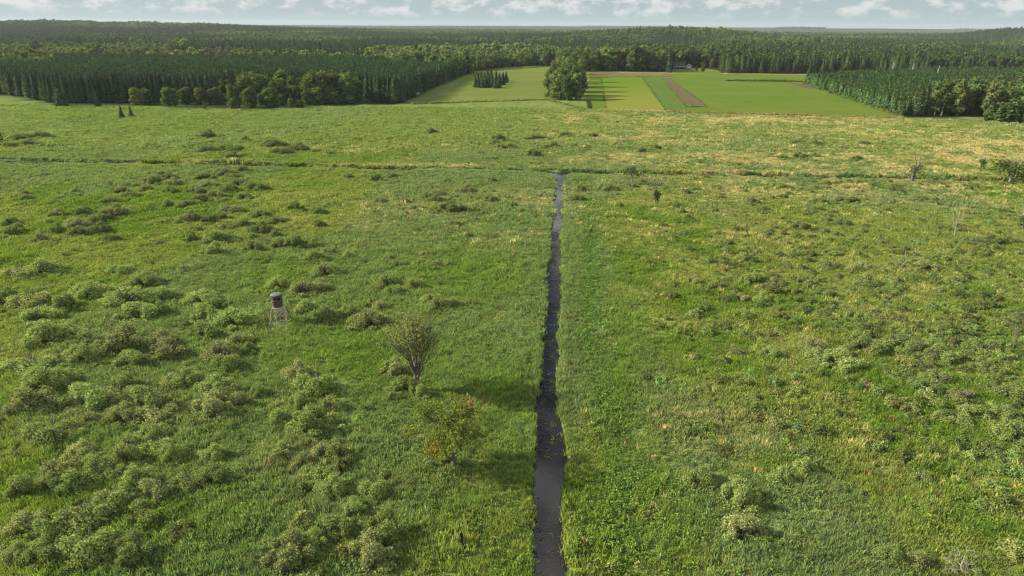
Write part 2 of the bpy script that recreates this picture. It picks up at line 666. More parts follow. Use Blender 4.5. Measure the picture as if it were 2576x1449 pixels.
# ------------------------------------------------------------------ colours of the marsh plants
LUSH = np.array([0.110, 0.178, 0.028])
MID = np.array([0.150, 0.192, 0.046])
YEL = np.array([0.188, 0.218, 0.062])
BLUE = np.array([0.130, 0.178, 0.078])
DARK = np.array([0.070, 0.125, 0.030])
TAN = np.array([0.380, 0.330, 0.165])
RUST = np.array([0.300, 0.215, 0.100])
DRY = [(2470, 400, 170, 65, 1.0), (2560, 360, 120, 30, .9), (2200, 410, 260, 40, .75), (1850, 400, 260, 26, .7), (1560, 400, 170, 16, .65), (1720, 600, 200, 50, .6), (1530, 560, 80, 25, .6),
       (1640, 345, 260, 20, .55), (1440, 293, 70, 12, .95), (1560, 300, 120, 10, .6), (1900, 305, 400, 10, .85), (2300, 335, 280, 14, .75), (2100, 470, 330, 22, .7), (2450, 480, 200, 26, .75),
       (1320, 510, 170, 28, .5), (1000, 525, 160, 25, .4), (1250, 590, 130, 40, .35), (880, 560, 160, 22, .35), (1850, 1075, 200, 70, .42), (2060, 1015, 120, 40, .35), (1730, 850, 110, 35, .4), (1560, 905, 30, 25, .5),
       (2500, 1290, 150, 130, .5), (2300, 1150, 160, 50, .35), (1850, 640, 220, 40, .4), (2130, 880, 100, 25, .3), (800, 1030, 110, 70, .4), (760, 1150, 110, 50, .35), (1600, 730, 90, 30, .3), (900, 375, 230, 12, .3),
       (1150, 418, 260, 5, .5), (400, 409, 320, 4, .4), (2050, 436, 420, 6, .6)]
GREENER = [(900, 900, 330, 130), (300, 1290, 330, 110), (1180, 700, 220, 90), (1560, 950, 60, 260), (1560, 1200, 70, 200), (1250, 1000, 120, 120), (1480, 700, 25, 200), (1950, 1170, 120, 40), (2000, 330, 200, 10), (700, 700, 150, 60)]


def marsh_tint(x, y, split=False):
    """what grows at x, y: green sedge, bluish reed, yellow-green grass or dry stalks"""
    x = np.asarray(x, float)
    y = np.asarray(y, float)
    u, v = UV(x, y)
    n1 = fbm(x, y, 0.035, 41)
    n2 = fbm(x, y, 0.11, 42)
    n3 = fbm(x, y, 0.45, 43, 3)
    n4 = fbm(x, y * 0.5, 0.02, 44, 3)
    t = lambda a: a[..., None]
    c = MID + (LUSH * .95 - MID) * t(sm(n1, 0.44, 0.55))
    c = c + (YEL - c) * t(sm(n2, 0.48, 0.7) * 0.6)
    c = c + (BLUE - c) * t(sm(n4, 0.50, 0.60) * 0.75)
    far = sm(y, 210, 260)
    c = c + (np.array([0.150, 0.200, 0.062]) - c) * t(far * 0.65)
    g = np.zeros_like(x)
    for gu, gv, ru, rv in GREENER:
        g = np.maximum(g, np.exp(-(((u - gu) / ru) ** 2 + ((v - gv) / rv) ** 2) * 1.2))
    c = c + (LUSH * 1.0 - c) * t(g * 0.8)
    off = x - edge_r(y)
    herb = np.exp(-((off - 5.5 - 1.2 * np.sin(y * .05)) / 1.8) ** 2) * (1 - sm(y, 140, 190))
    c = c + (DARK * 1.15 - c) * t(np.clip(herb * sm(n3, 0.38, 0.55), 0, 1) * 0.8)
    d = np.zeros_like(x)
    for du, dv, ru, rv, s in DRY:
        s = s * (.9 if dv < 480 else .6)
        d = np.maximum(d, s * np.exp(-(((u - du) / ru) ** 2 + ((v - dv) / rv) ** 2)))
    right = sm(u, 1450, 1750) * 0.12
    d = np.clip((d + right) * sm(n2 * .55 + n3 * .45, 0.36, 0.60) * 1.35, 0, 1)
    tan = TAN + (RUST - TAN) * t(sm(vnoise(x * .3, y * .3, 47), .6, .9) * 0.6)
    if split:
        return c * t(0.82 + 0.36 * n3), tan, d
    c = c + (tan - c) * t(d * 0.6)
    return c * t(0.82 + 0.36 * n3)


# ------------------------------------------------------------------ open land and its edge, as seen on the ground
OPEN = [(-900, 3000), (-900, 238), (0, 238), (130, 262), (180, 268), (420, 270), (600, 276), (760, 272), (900, 266), (1010, 260), (1100, 216), (1190, 180), (1290, 167), (1385, 167), (1480, 179),
        (1688, 181), (1688, 172), (1745, 171), (1800, 177), (1812, 185), (2330, 189), (2020, 211), (2270, 293), (2300, 297), (2480, 293), (2470, 306), (2900, 322), (2900, 3000)]
CLEARING = [(1020, 99), (1130, 98.5), (1125, 93), (1040, 93)]


def build_ground():
    ys = np.concatenate([np.arange(18, 186, 0.85), np.arange(186, 224, 0.4), np.arange(224, 330, 1.5)])
    g = [330.0]
    while g[-1] < 12500:
        g.append(g[-1] * 1.03 + 1)
    ys = np.concatenate([ys, g])
    off = [0.0, 0.12, 0.3, 0.55, 0.9]
    while off[-1] < 14000:
        off.append(off[-1] * 1.035 + 0.42)
    off = np.array(off)
    t = np.array([-.8, -.4, 0, .4, .8])
    l, r = edge_l(ys), edge_r(ys)
    c, h = (l + r) / 2, (r - l) / 2
    X = np.concatenate([l[:, None] - off[::-1][None], c[:, None] + t[None] * h[:, None], r[:, None] + off[None]], 1)
    Y = np.repeat(ys[:, None], X.shape[1], 1)
    Z = land_z(X, Y)
    V = np.stack([X, Y, Z], -1).reshape(-1, 3)
    ny, nx = X.shape
    i = np.arange(ny - 1)[:, None] * nx + np.arange(nx - 1)[None]
    fc = np.stack([i, i + 1, i + nx + 1, i + nx], -1).reshape(-1, 4)
    mb = MB().add(V, fc)
    o = mb.build('ground', M['ground'], smooth=True)
    tint = marsh_tint(V[:, 0], V[:, 1])
    u, v = UV(V[:, 0], V[:, 1])
    openland = inpoly(u, v, OPEN) | inpoly(u, v, CLEARING)
    litter = np.array([0.030, 0.048, 0.018])
    tint = np.where(openland[:, None], tint, litter)
    mud = sm(np.minimum(V[:, 0] - edge_l(V[:, 1]), edge_r(V[:, 1]) - V[:, 0]), -0.3, 0.2) * (V[:, 1] < Y_END + .6)
    tint = tint + (np.array([0.030, 0.024, 0.016]) - tint) * mud[:, None]
    a = o.data.attributes.new('tint', 'FLOAT_COLOR', 'POINT')
    a.data.foreach_set('color', np.concatenate([tint, np.ones((len(tint), 1))], 1).ravel())
    tag(o, 'flat green marsh and meadow ground with dry straw-coloured patches', 'ground', kind='structure')


build_ground()


def build_water():
    ys = np.arange(20, Y_END + 1.6, 0.8)
    l, r = edge_l(ys) - .6, edge_r(ys) + .6
    n = len(ys)
    V = np.concatenate([np.stack([l, ys, np.full(n, -.3)], -1), np.stack([r, ys, np.full(n, -.3)], -1)])
    f = [[i, n + i, n + i + 1, i + 1] for i in range(n - 1)]
    o = MB().add(V, f).build('channel_water', M['water'])
    tag(o, 'narrow dark drainage channel running straight through the marsh', 'water', kind='structure')
    xs = np.arange(-230, 260, 2.0)
    yy = ditch_y(xs)
    n = len(xs)
    V = np.concatenate([np.stack([xs, yy - 2.1, np.full(n, -.5)], -1), np.stack([xs, yy + 2.1, np.full(n, -.5)], -1)])
    f = [[i, i + 1, n + i + 1, n + i] for i in range(n - 1)]
    o = MB().add(V, f).build('cross_ditch_water', M['water'])
    tag(o, 'thin overgrown cross ditch meeting the far end of the channel', 'water', kind='structure')


build_water()


# ------------------------------------------------------------------ fields
def sheet(name, uv, mat, z, label, sub=None):
    P = [G(u, v, z) for u, v in uv]
    r_ = np.random.default_rng(len(name) * 7 + len(uv))
    pts = []
    for i, p in enumerate(P):
        q = P[(i + 1) % len(P)]
        m = max(1, int(np.linalg.norm(q - p) / 9))
        for j in range(m):
            w = r_.normal(0, .7, 2) if name not in ('far_field', 'wheel_track') else (0, 0)
            pts.append(p + (q - p) * j / m + np.array([w[0], w[1], 0]))
    o = MB().add(pts, [list(range(len(pts)))]).build(name, mat)
    tag(o, label, 'field', kind='structure')
    return o


GREEN_F = field_mat('green_crop', (0.078, 0.142, 0.016), (0.124, 0.162, 0.034), 0.02, (0.35, 0.35, 0.02))
LIME_F = field_mat('yellowing_crop', (0.095, 0.172, 0.012), (0.110, 0.172, 0.020), 0.04, (0.1, 0.4, 0.05), ripe=(G(1580, 205)[1], G(1590, 255)[1], (0.165, 0.188, 0.034)))
DEEP_F = field_mat('deep_green_crop', (0.078, 0.130, 0.026), (0.100, 0.145, 0.036), 0.05, (0.3, 0.4, 0.05))
BROWN_F = field_mat('tilled_soil', (0.130, 0.108, 0.062), (0.100, 0.088, 0.050), 0.12, (0.45, 0.5, 0.12), 0.8)
STUBBLE_F = field_mat('brown_stubble', (0.170, 0.130, 0.070), (0.118, 0.120, 0.045), 0.07, None, 0.7)
LAWN_F = field_mat('mown_lawn', (0.105, 0.170, 0.024), (0.130, 0.180, 0.035), 0.05, None, 0.3)
STRAW_F = field_mat('dry_straw_strip', (0.400, 0.340, 0.160), (0.300, 0.250, 0.100), 0.2)
sheet('green_field', [(1470, 275), (1515, 276), (1675, 281), (1780, 284), (2000, 291), (2265, 296), (2150, 252), (2030, 212), (2070, 207), (2330, 189), (1812, 186), (1745, 184), (1690, 186), (1615, 194), (1480, 194)], GREEN_F, 0.04,
      'broad even green crop field in front of the house and pine row')
sheet('yellowing_field', [(1508, 195), (1614, 194), (1646, 233), (1676, 279), (1524, 275), (1514, 231)], LIME_F, 0.08, 'block of crop, vivid green behind and yellow toward the marsh, beside the tree clump')
sheet('deep_field', [(1617, 194), (1662, 195), (1722, 268), (1745, 283), (1680, 280), (1648, 233)], DEEP_F, 0.08, 'darker green strip of crop beside the tilled brown strip')
sheet('stubble_field', [(1482, 183), (1690, 185), (1702, 188), (1692, 192), (1480, 192)], STUBBLE_F, 0.10, 'reddish brown stubble band in front of the spruce row')
sheet('tilled_field', [(1666, 195), (1678, 196), (1716, 222), (1776, 267), (1758, 270), (1728, 269), (1702, 238)], BROWN_F, 0.12, 'bare brown tilled strip narrowing toward the far field edge')
SOIL_F = field_mat('trodden_soil', (0.165, 0.135, 0.090), (0.125, 0.102, 0.068), 0.2)
for q, (a_, b_) in enumerate((((1684, 207), (1752, 262)), ((1690, 207), (1760, 262)), ((1738, 186), (1796, 202)), ((1752, 186), (1822, 204)))):
    (u0, v0), (u1, v1) = a_, b_
    w_ = .45
    sheet('wheel_track', [(u0 - w_, v0), (u0 + w_, v0), (u1 + w_ * 2, v1), (u1 - w_ * 2, v1)], SOIL_F if q < 2 else LAWN_F, 0.16,
          ('pale wheel track along the tilled strip', 'second pale wheel track along the tilled strip', 'light mown track leading off the lawn', 'second light mown track leading off the lawn')[q])
sheet('lawn', [(1692, 173), (1745, 172), (1806, 177), (1812, 186), (1745, 188), (1700, 188)], LAWN_F, 0.10, 'bright mown lawn around the brown house and pale garage')
sheet('straw_strip', [(1820, 184), (2340, 188), (2330, 190), (1815, 186)], STRAW_F, 0.12, 'pale straw strip along the foot of the pine row')
sheet('bare_strip', [(1975, 208), (2028, 211), (2075, 222), (2040, 224)], BROWN_F, 0.10, 'small brown bare strip at the corner of the young plantation')
sheet('mown_field', [(1120, 235), (1190, 182), (1290, 169), (1378, 168), (1375, 215), (1370, 250), (1050, 262)], field_mat('hay_meadow', (0.098, 0.150, 0.028), (0.148, 0.172, 0.048), 0.022, (0.6, 0.25, 0.05)), 0.05,
      'pale green hay meadow between the plantation edge and the tall tree clump')
sheet('mud_flat', [(2380, 296), (2470, 302), (2500, 312), (2440, 316), (2395, 308)], BROWN_F, 0.06, 'dark brown muddy hollow in front of the far woods')
sheet('far_field', CLEARING, DEEP_F, 4.0, 'distant pale green clearing in the forest')


# ------------------------------------------------------------------ plant shapes
def ico(c, r, val=0.5, squash=1.0, jit=0.0, rr=None):
    t = (1 + 5 ** .5) / 2
    v = np.array([[-1, t, 0], [1, t, 0], [-1, -t, 0], [1, -t, 0], [0, -1, t], [0, 1, t], [0, -1, -t], [0, 1, -t], [t, 0, -1], [t, 0, 1], [-t, 0, -1], [-t, 0, 1]], float)
    v /= np.linalg.norm(v[0])
    if jit:
        v = v * (1 + (rr or rng).uniform(-jit, jit, (12, 1)))
    f = [[0, 11, 5], [0, 5, 1], [0, 1, 7], [0, 7, 10], [0, 10, 11], [1, 5, 9], [5, 11, 4], [11, 10, 2], [10, 7, 6], [7, 1, 8], [3, 9, 4], [3, 4, 2], [3, 2, 6], [3, 6, 8], [3, 8, 9], [4, 9, 5], [2, 4, 11], [6, 2, 10], [8, 6, 7], [9, 8, 1]]
    return v * r * np.array([1, 1, squash]) + c, f


def lobed(mb, lobes, n, size, rr, tilt=0.6, core=0.72, asp=0.7, flat=0.0, zmin=None):
    """leaves over the outside of overlapping lobes (x, y, z, rx, rz)"""
    lobes = np.array(lobes)
    w = lobes[:, 3] * lobes[:, 4]
    k = rr.choice(len(lobes), n, p=w / w.sum())
    d = rr.normal(0, 1, (n, 3))
    d /= np.linalg.norm(d, axis=1)[:, None]
    rad = lobes[k][:, [3, 3, 4]]
    c = lobes[k][:, :3] + d * rad * rr.uniform(0.72, 1.08, (n, 1))
    keep = np.ones(n, bool)
    for j, lb in enumerate(lobes):
        q = (((c - lb[:3]) / lb[[3, 3, 4]]) ** 2).sum(1)
        keep &= ~((q < 0.5) & (k != j))
    if zmin is not None:
        keep &= c[:, 2] > zmin
    c, d = c[keep], d[keep]
    nrm = d + np.array([0, 0, flat])
    mb.leaves(c, nrm, rr.uniform(0.7, 1.3, len(c)) * size, asp, rr.random(len(c)), tilt, rr)
    for lb in lobes:
        if core:
            v, f = ico(lb[:3], 1.0, jit=.15, rr=rr)
            v = (v - lb[:3]) * lb[[3, 3, 4]] * core + lb[:3]
            mb.add(v, f, 0.4)


def broad_crown(seed, n=1100, size=0.5, lobes=13, h=16.0, r=5.0, low=0.22):
    rr = np.random.default_rng(seed)
    L = []
    for i in range(lobes):
        a = i * 2.4 + rr.uniform(-.5, .5)
        zz = low + (0.93 - low) * (i + .5) / lobes + rr.uniform(-.04, .04)
        prof = math.sin(min(1, max(0.08, (zz - low + .16) / (1.0 - low + .2))) * math.pi) ** 0.55
        q = r * 0.62 * prof * (rr.uniform(.65, 1.05))
        rl = r * rr.uniform(0.30, 0.46) * (0.8 + .3 * prof)
        L.append((math.cos(a) * q, math.sin(a) * q, zz * h - rl * .2, rl, rl * rr.uniform(.8, 1.05)))
    L.append((0, 0, h * .62, r * .6, h * .25))
    mb = MB()
    lobed(mb, L, n, size, rr, 0.55, 0.74, 0.75, 0.25)
    return mb


def trunk_mesh(seed, h, r, limbs=5, top=0.75, n=7):
    rr = np.random.default_rng(seed + 900)
    mb = MB()
    p = [np.array([rr.normal(0, .012 * h * i), rr.normal(0, .012 * h * i), h * top * i / 4 - (.3 if i == 0 else 0)]) for i in range(5)]
    mb.tube(p, [r * 1.35, r * .9, r * .72, r * .5, r * .2], n, .5)
    for i in range(limbs):
        a = i * 2.4 + rr.uniform(-.4, .4)
        b = p[1] + (p[3] - p[1]) * rr.uniform(0.1, 1)
        e = b + np.array([math.cos(a), math.sin(a), rr.uniform(.5, 1.1)]) * h * rr.uniform(.12, .22)
        mb.tube([b, (b + e) / 2 + rr.normal(0, .02 * h, 3), e], [r * .42, r * .3, r * .1], 5, .5)
    return mb


def conifer_crown(seed, h=16.0, r=2.6, low=0.15, tiers=15, br=8, droop=-0.15, power=0.8, size=0.55, per=4, tiered=0.6):
    rr = np.random.default_rng(seed)
    mb = MB()
    C, Nn, S, U = [], [], [], []
    for i in range(tiers):
        t = (i + rr.uniform(-.25, .25)) / (tiers - 1)
        t = min(max(t, 0), 1)
        z = h * (low + (0.97 - low) * t)
        R = r * (max(1 - t, 0.03) ** power) * rr.uniform(.82, 1.1) * (0.75 + .25 * min(1, t * 6 + .2))
        nb = max(3, int(br * (1 - .5 * t)))
        for k in range(nb):
            a = k * 2 * math.pi / nb + i * 1.1 + rr.uniform(-.3, .3)
            rb = R * rr.uniform(.75, 1.12)
            for q in range(per):
                s = (q + .7) / per
                C.append((math.cos(a) * rb * s + rr.normal(0, .08), math.sin(a) * rb * s + rr.normal(0, .08), z + rb * s * droop * (1 if droop < 0 else s) + rr.normal(0, .12)))
                Nn.append((math.cos(a) * .45, math.sin(a) * .45, 0.9))
                U.append((math.cos(a + 1.57), math.sin(a + 1.57), 0))
                S.append(size * (0.75 + .5 * (1 - t)) * rr.uniform(.75, 1.25))
    C, Nn, S, U = map(np.array, (C, Nn, S, U))
    mb.leaves(C, Nn, S, 0.62, rr.random(len(C)), 0.42, rr, U)
    # feathery tip
    tip = np.stack([rr.normal(0, .1, 5), rr.normal(0, .1, 5), h * np.linspace(.93, 1.0, 5)], -1)
    mb.leaves(tip, np.stack([rr.normal(0, 1, 5), rr.normal(0, 1, 5), np.zeros(5)], -1), size * .45, .4, .6, .2, rr, np.tile([1., 0, 0], (5, 1)))
    prof = []
    for t in np.linspace(0, 1, 6):
        prof.append((max(.02, r * .55 * (1 - t) ** power), h * (low + .02 + (.93 - low) * t)))
    mb.lathe(prof, 7, .4)
    return mb


def pole_mesh(h, r, top=0.9, snags=0, seed=0, low=.05, hi=.4):
    rr = np.random.default_rng(seed + 77)
    mb = MB().tube([(0, 0, -.3), (0, 0, h * .45), (0, 0, h * top)], [r * 1.2, r * .8, r * .15], 6)
    for i in range(snags):
        z = h * rr.uniform(low, hi)
        a = rr.uniform(0, 6.28)
        e = rr.uniform(.5, 1.4)
        mb.tube([(0, 0, z), (math.cos(a) * e, math.sin(a) * e, z + rr.uniform(-.2, .25))], [.05, .02], 4)
    return mb


def shrub_leaves(seed, n=2600, lobes=9, hh=0.50, size=0.030):
    """unit shrub: about 1 across, hh tall; many uneven lobes heaped into a mound, loose at the edges"""
    rr = np.random.default_rng(seed)
    L = []
    ph = rr.uniform(0, 6.28, 3)
    for i in range(int(lobes * 1.5)):
        a = rr.uniform(0, 6.28)
        reach = 1 + .22 * math.sin(2 * a + ph[0]) + .16 * math.sin(3 * a + ph[1]) + .12 * math.sin(5 * a + ph[2])
        q = 0.43 * math.sqrt(rr.random()) * reach
        rl = rr.uniform(.075, .17) * (1.2 - q)
        top = hh * max(.22, 1.0 - (q / .47) ** 2 * .85) * rr.uniform(.6, 1.12)
        rz = max(.07, min(top * .55, rl * 1.3))
        L.append((math.cos(a) * q, math.sin(a) * q, max(top - rz, 0.0), rl, rz))
    mb = MB()
    lobed(mb, L, n, size, rr, 0.8, 0.55, 0.55, 0.35, zmin=0.0)
    # loose shoots that break the outline
    m = n // 3
    k = rr.integers(0, len(L), m)
    Lb = np.array(L)[k]
    d = rr.normal(0, 1, (m, 3))
    d[:, 2] = np.abs(d[:, 2]) + .25
    d /= np.linalg.norm(d, axis=1)[:, None]
    c = Lb[:, :3] + d * Lb[:, [3, 3, 4]] * rr.uniform(1.0, 1.45, (m, 1))
    mb.leaves(c, d * .3 + rr.normal(0, .6, (m, 3)), size * .9, .45, rr.random(m), .4, rr)
    # a low skirt where the stems spread into the grass
    m = n // 5
    a = rr.uniform(0, 6.28, m)
    q = .34 + .22 * rr.random(m)
    c = np.stack([np.cos(a) * q, np.sin(a) * q, rr.uniform(.02, .5, m) * hh * (.62 - q) * 2.2], -1)
    mb.leaves(c, rr.normal(0, .6, (m, 3)) + [0, 0, .5], size, .5, rr.random(m), .4, rr)
    return mb


def shrub_stems(seed, hh=0.5, n=16):
    rr = np.random.default_rng(seed + 50)
    mb = MB()
    for i in range(n):
        a = rr.uniform(0, 6.28)
        q = rr.uniform(.1, .42)
        z = hh * (1.05 - q * 1.2) * rr.uniform(.8, 1.1)
        b = np.array([math.cos(a) * .05, math.sin(a) * .05, -.03])
        e = np.array([math.cos(a) * q, math.sin(a) * q, z])
        mb.tube([b, b + (e - b) * .5 + [0, 0, .06], e], [.012, .008, .003], 4)
    return mb


def tuft_mesh(seed, n=22, h=0.8, r=0.45, w=0.045, lean=0.45):
    """a clump of grass: n bent blades"""
    rr = np.random.default_rng(seed)
    mb = MB()
    for i in range(n):
        a = rr.uniform(0, 6.28)
        q = r * math.sqrt(rr.random())
        b = np.array([math.cos(a) * q, math.sin(a) * q, -.05])
        t = rr.uniform(0, 6.28)
        l = rr.uniform(.1, lean) * h
        hz = h * rr.uniform(.55, 1.1)
        d = np.array([math.cos(t), math.sin(t), 0])
        s = np.array([-d[1], d[0], 0]) * w * rr.uniform(.7, 1.4)
        m_ = b + d * l * .35 + [0, 0, hz * .62]
        e = b + d * l * 1.1 + [0, 0, hz]
        v = rr.random()
        mb.add([b - s, b + s, m_ + s * .8, m_ - s * .8, e], [[0, 1, 2, 3]], v)
        mb.add([m_ - s * .8, m_ + s * .8, e], [[0, 1, 2]], v)
    return mb


def herb_mesh(seed, n=34, h=0.7, r=0.5, size=0.13):
    rr = np.random.default_rng(seed)
    c = np.stack([rr.normal(0, r * .5, n), rr.normal(0, r * .5, n), rr.uniform(.15, 1, n) * h], -1)
    c[:, 2] *= np.exp(-(c[:, 0] ** 2 + c[:, 1] ** 2) / (r * r) * .8)
    mb = MB()
    mb.leaves(c, np.stack([c[:, 0], c[:, 1], np.full(n, .6)], -1), rr.uniform(.7, 1.3, n) * size, .6, rr.random(n), .5, rr)
    return mb


def protos(name, builders, mat):
    """shapes for a scatter: kept outside the scene, only shown through their instances"""
    c = bpy.data.collections.new(name)
    for i, b in enumerate(builders):
        me = b.mesh('%s_%02d' % (name, i))
        me.materials.append(mat if not isinstance(mat, list) else mat[i])
        c.objects.link(bpy.data.objects.new('%s_%02d' % (name, i), me))
    return c


def scatter(name, pts, rz, scl, idx, tint, coll, label, cat, tilt=None):
    """ONE object that shows a shape of coll at every point: only for what nobody could count"""
    n = len(pts)
    me = bpy.data.meshes.new(name)
    me.vertices.add(n)
    me.vertices.foreach_set('co', np.asarray(pts, float).ravel())
    scl = np.asarray(scl, float)
    if scl.ndim == 1:
        scl = np.repeat(scl[:, None], 3, 1)
    rot = np.zeros((n, 3))
    if tilt is not None:
        rot[:, :2] = tilt
    rot[:, 2] = rz
    for nm, ty, key, d in (('rot', 'FLOAT_VECTOR', 'vector', rot), ('scl', 'FLOAT_VECTOR', 'vector', scl), ('idx', 'INT', 'value', np.asarray(idx, np.int32)),
                           ('tint', 'FLOAT_COLOR', 'color', np.concatenate([tint, np.ones((n, 1))], 1))):
        a = me.attributes.new(nm, ty, 'POINT')
        a.data.foreach_set(key, np.ascontiguousarray(d).ravel())
    o = bpy.data.objects.new(name, me)
    col.objects.link(o)
    ng = bpy.data.node_groups.new(name, 'GeometryNodeTree')
    ng.interface.new_socket('Geometry', in_out='INPUT', socket_type='NodeSocketGeometry')
    ng.interface.new_socket('Geometry', in_out='OUTPUT', socket_type='NodeSocketGeometry')
    N, L = ng.nodes.new, ng.links.new
    gi, go = N('NodeGroupInput'), N('NodeGroupOutput')
    ci = N('GeometryNodeCollectionInfo')
    ci.inputs['Collection'].default_value = coll
    ci.inputs['Separate Children'].default_value = True
    ci.inputs['Reset Children'].default_value = True
    iop = N('GeometryNodeInstanceOnPoints')
    iop.inputs['Pick Instance'].default_value = True

    def attr(nm, ty):
        a = N('GeometryNodeInputNamedAttribute')
        a.data_type = ty
        a.inputs['Name'].default_value = nm
        return a.outputs['Attribute']
    L(gi.outputs[0], iop.inputs['Points'])
    L(ci.outputs[0], iop.inputs['Instance'])
    L(attr('idx', 'INT'), iop.inputs['Instance Index'])
    e2r = N('FunctionNodeEulerToRotation')
    L(attr('rot', 'FLOAT_VECTOR'), e2r.inputs[0])
    L(e2r.outputs[0], iop.inputs['Rotation'])
    L(attr('scl', 'FLOAT_VECTOR'), iop.inputs['Scale'])
    L(iop.outputs[0], go.inputs[0])
    md = o.modifiers.new('scatter', 'NODES')
    md.node_group = ng
    tag(o, label, cat, kind='stuff')
    return o


# ------------------------------------------------------------------ woods
PINE_T = np.array([0.058, 0.092, 0.042])
YPINE_T = np.array([0.062, 0.108, 0.038])
SPRUCE_T = np.array([0.050, 0.085, 0.042])
BROAD_T = np.array([0.078, 0.118, 0.038])
OAK_T = np.array([0.078, 0.110, 0.034])
LIGHT_T = np.array([0.120, 0.165, 0.050])
GREY_T = np.array([0.095, 0.090, 0.068])

pine_me = [conifer_crown(100 + i, 16, 2.5, .06, 24, 9, -.06, .50, .48, 5).mesh('pine_crown') for i in range(4)]
spruce_me = [conifer_crown(120 + i, 10, 2.3, .02, 17, 9, -.28, .74, .46, 4).mesh('spruce_crown') for i in range(4)]
bushpine_me = [conifer_crown(140 + i, 9, 2.9, .03, 13, 9, .10, .62, .62, 4).mesh('young_pine_crown') for i in range(4)]
broad_me = [broad_crown(160 + i, 1300, .52, 13, 16, 5.0, [.20, .12, .26, .16, .08, .22][i]).mesh('broadleaf_crown') for i in range(6)]
edge_me = [broad_crown(180 + i, 1700, .5, 17, 16, 5.2, .07).mesh('edge_tree_crown') for i in range(5)]
for me in pine_me + spruce_me + bushpine_me:
    me.materials.append(M['needle'])
for me in broad_me + edge_me:
    me.materials.append(M['broad'])
pine_tr = [pole_mesh(16, .19, .93, 10, i, .04, .3).mesh('trunk') for i in range(2)]
spruce_tr = [pole_mesh(10, .15, .9).mesh('trunk')]
broad_tr = [trunk_mesh(i, 16, .32).mesh('trunk') for i in range(3)]
for me in pine_tr + spruce_tr:
    me.materials.append(M['pine_bark'])
for me in broad_tr:
    me.materials.append(M['bark'])
KIND = {'pine_tree': (pine_me, pine_tr, 16.0), 'spruce_tree': (spruce_me, spruce_tr, 10.0), 'young_pine_tree': (bushpine_me, spruce_tr, 9.0), 'broadleaf_tree': (broad_me, broad_tr, 16.0), 'edge_tree': (edge_me, broad_tr, 16.0)}
ORD = ['leftmost', 'second from the left', 'third from the left', 'fourth from the left', 'fifth from the left', 'sixth from the left', 'seventh from the left', 'eighth from the left']
n_tree = {k: 0 for k in KIND}


def tree(kind, x, y, h, wide, tint, label, group=None):
    cm, tm, h0 = KIND[kind]
    n_tree[kind] += 1
    s = h / h0
    z = float(land_z(x, y))
    o = empty('broadleaf_tree' if kind == 'edge_tree' else kind, (x, y, z), random.uniform(0, 6.28), (s * wide, s * wide, s))
    i = random.randrange(len(cm))
    link('trunk', tm[i % len(tm)], o)
    jit = rng.uniform(.74, 1.28) * (1 + rng.normal(0, .05, 3))
    link('crown', cm[i], o, tint=np.asarray(tint) * jit)
    tag(o, label, 'tree', group)
    return o


def jgrid(x0, x1, y0, y1, sp, jit=.42):
    xs, ys = np.meshgrid(np.arange(x0, x1, sp), np.arange(y0, y1, sp))
    x = xs.ravel() + rng.uniform(-jit, jit, xs.size) * sp
    y = ys.ravel() + rng.uniform(-jit, jit, xs.size) * sp
    return x, y


woods = {'pine': [], 'young': [], 'broad': []}    # rows of x, y, h, wide, r, g, b


def rows(key, x, y, h, wide, tint):
    n = len(x)
    woods[key].append(np.concatenate([np.stack([x, y, np.broadcast_to(h, (n,)), np.broadcast_to(wide, (n,))], -1), np.broadcast_to(tint, (n, 3))], 1))


def infront(x, y, m=0.80, c=30):
    return np.abs(x) < m * y + c


HOUSE_CLEAR = [(1680, 186), (1680, 170), (1812, 170), (1812, 186)]
YOUNG = [(2016, 214), (2270, 297), (2290, 285), (2560, 270), (2900, 280), (2900, 190), (2330, 190), (2100, 196)]
# left plantation
x, y = jgrid(-640, 40, 300, 660, 3.1, .34)
u, v = UV(x, y)
light_corner = (u < 150 - (y - 560) * .1) & (y > 545)
far_end = (u > 930) & (y > 590)
k = infront(x, y) & ~inpoly(u, v, OPEN) & (u < 1230) & (x < -20) & ~light_corner & ~far_end & (v < np.interp(u, [0, 130, 330, 560, 600, 890, 950, 1010, 1100, 1300], [236, 259, 258, 254, 244, 246, 256, 262, 300, 300]))
x, y, u = x[k], y[k], u[k]
blue = sm(fbm(x, y, .012, 61, 2), .4, .65)[:, None]
rows('pine', x, y, rng.normal(14.8, .75, len(x)) * (1 - .12 * sm(u, 900, 1150)), rng.uniform(.95, 1.3, len(x)), PINE_T * (1 + .25 * blue * np.array([-.15, .4, .5])) + np.zeros((len(x), 3)))
# right young plantation
x, y = jgrid(170, 760, 330, 760, 3.6, .3)
u, v = UV(x, y)
k = inpoly(u, v, YOUNG) & ~inpoly(u, v, OPEN) & infront(x, y)
x, y = x[k], y[k]
rows('young', x, y, rng.normal(8.2, .7, len(x)), rng.uniform(.85, 1.1, len(x)), YPINE_T + np.zeros((len(x), 3)))
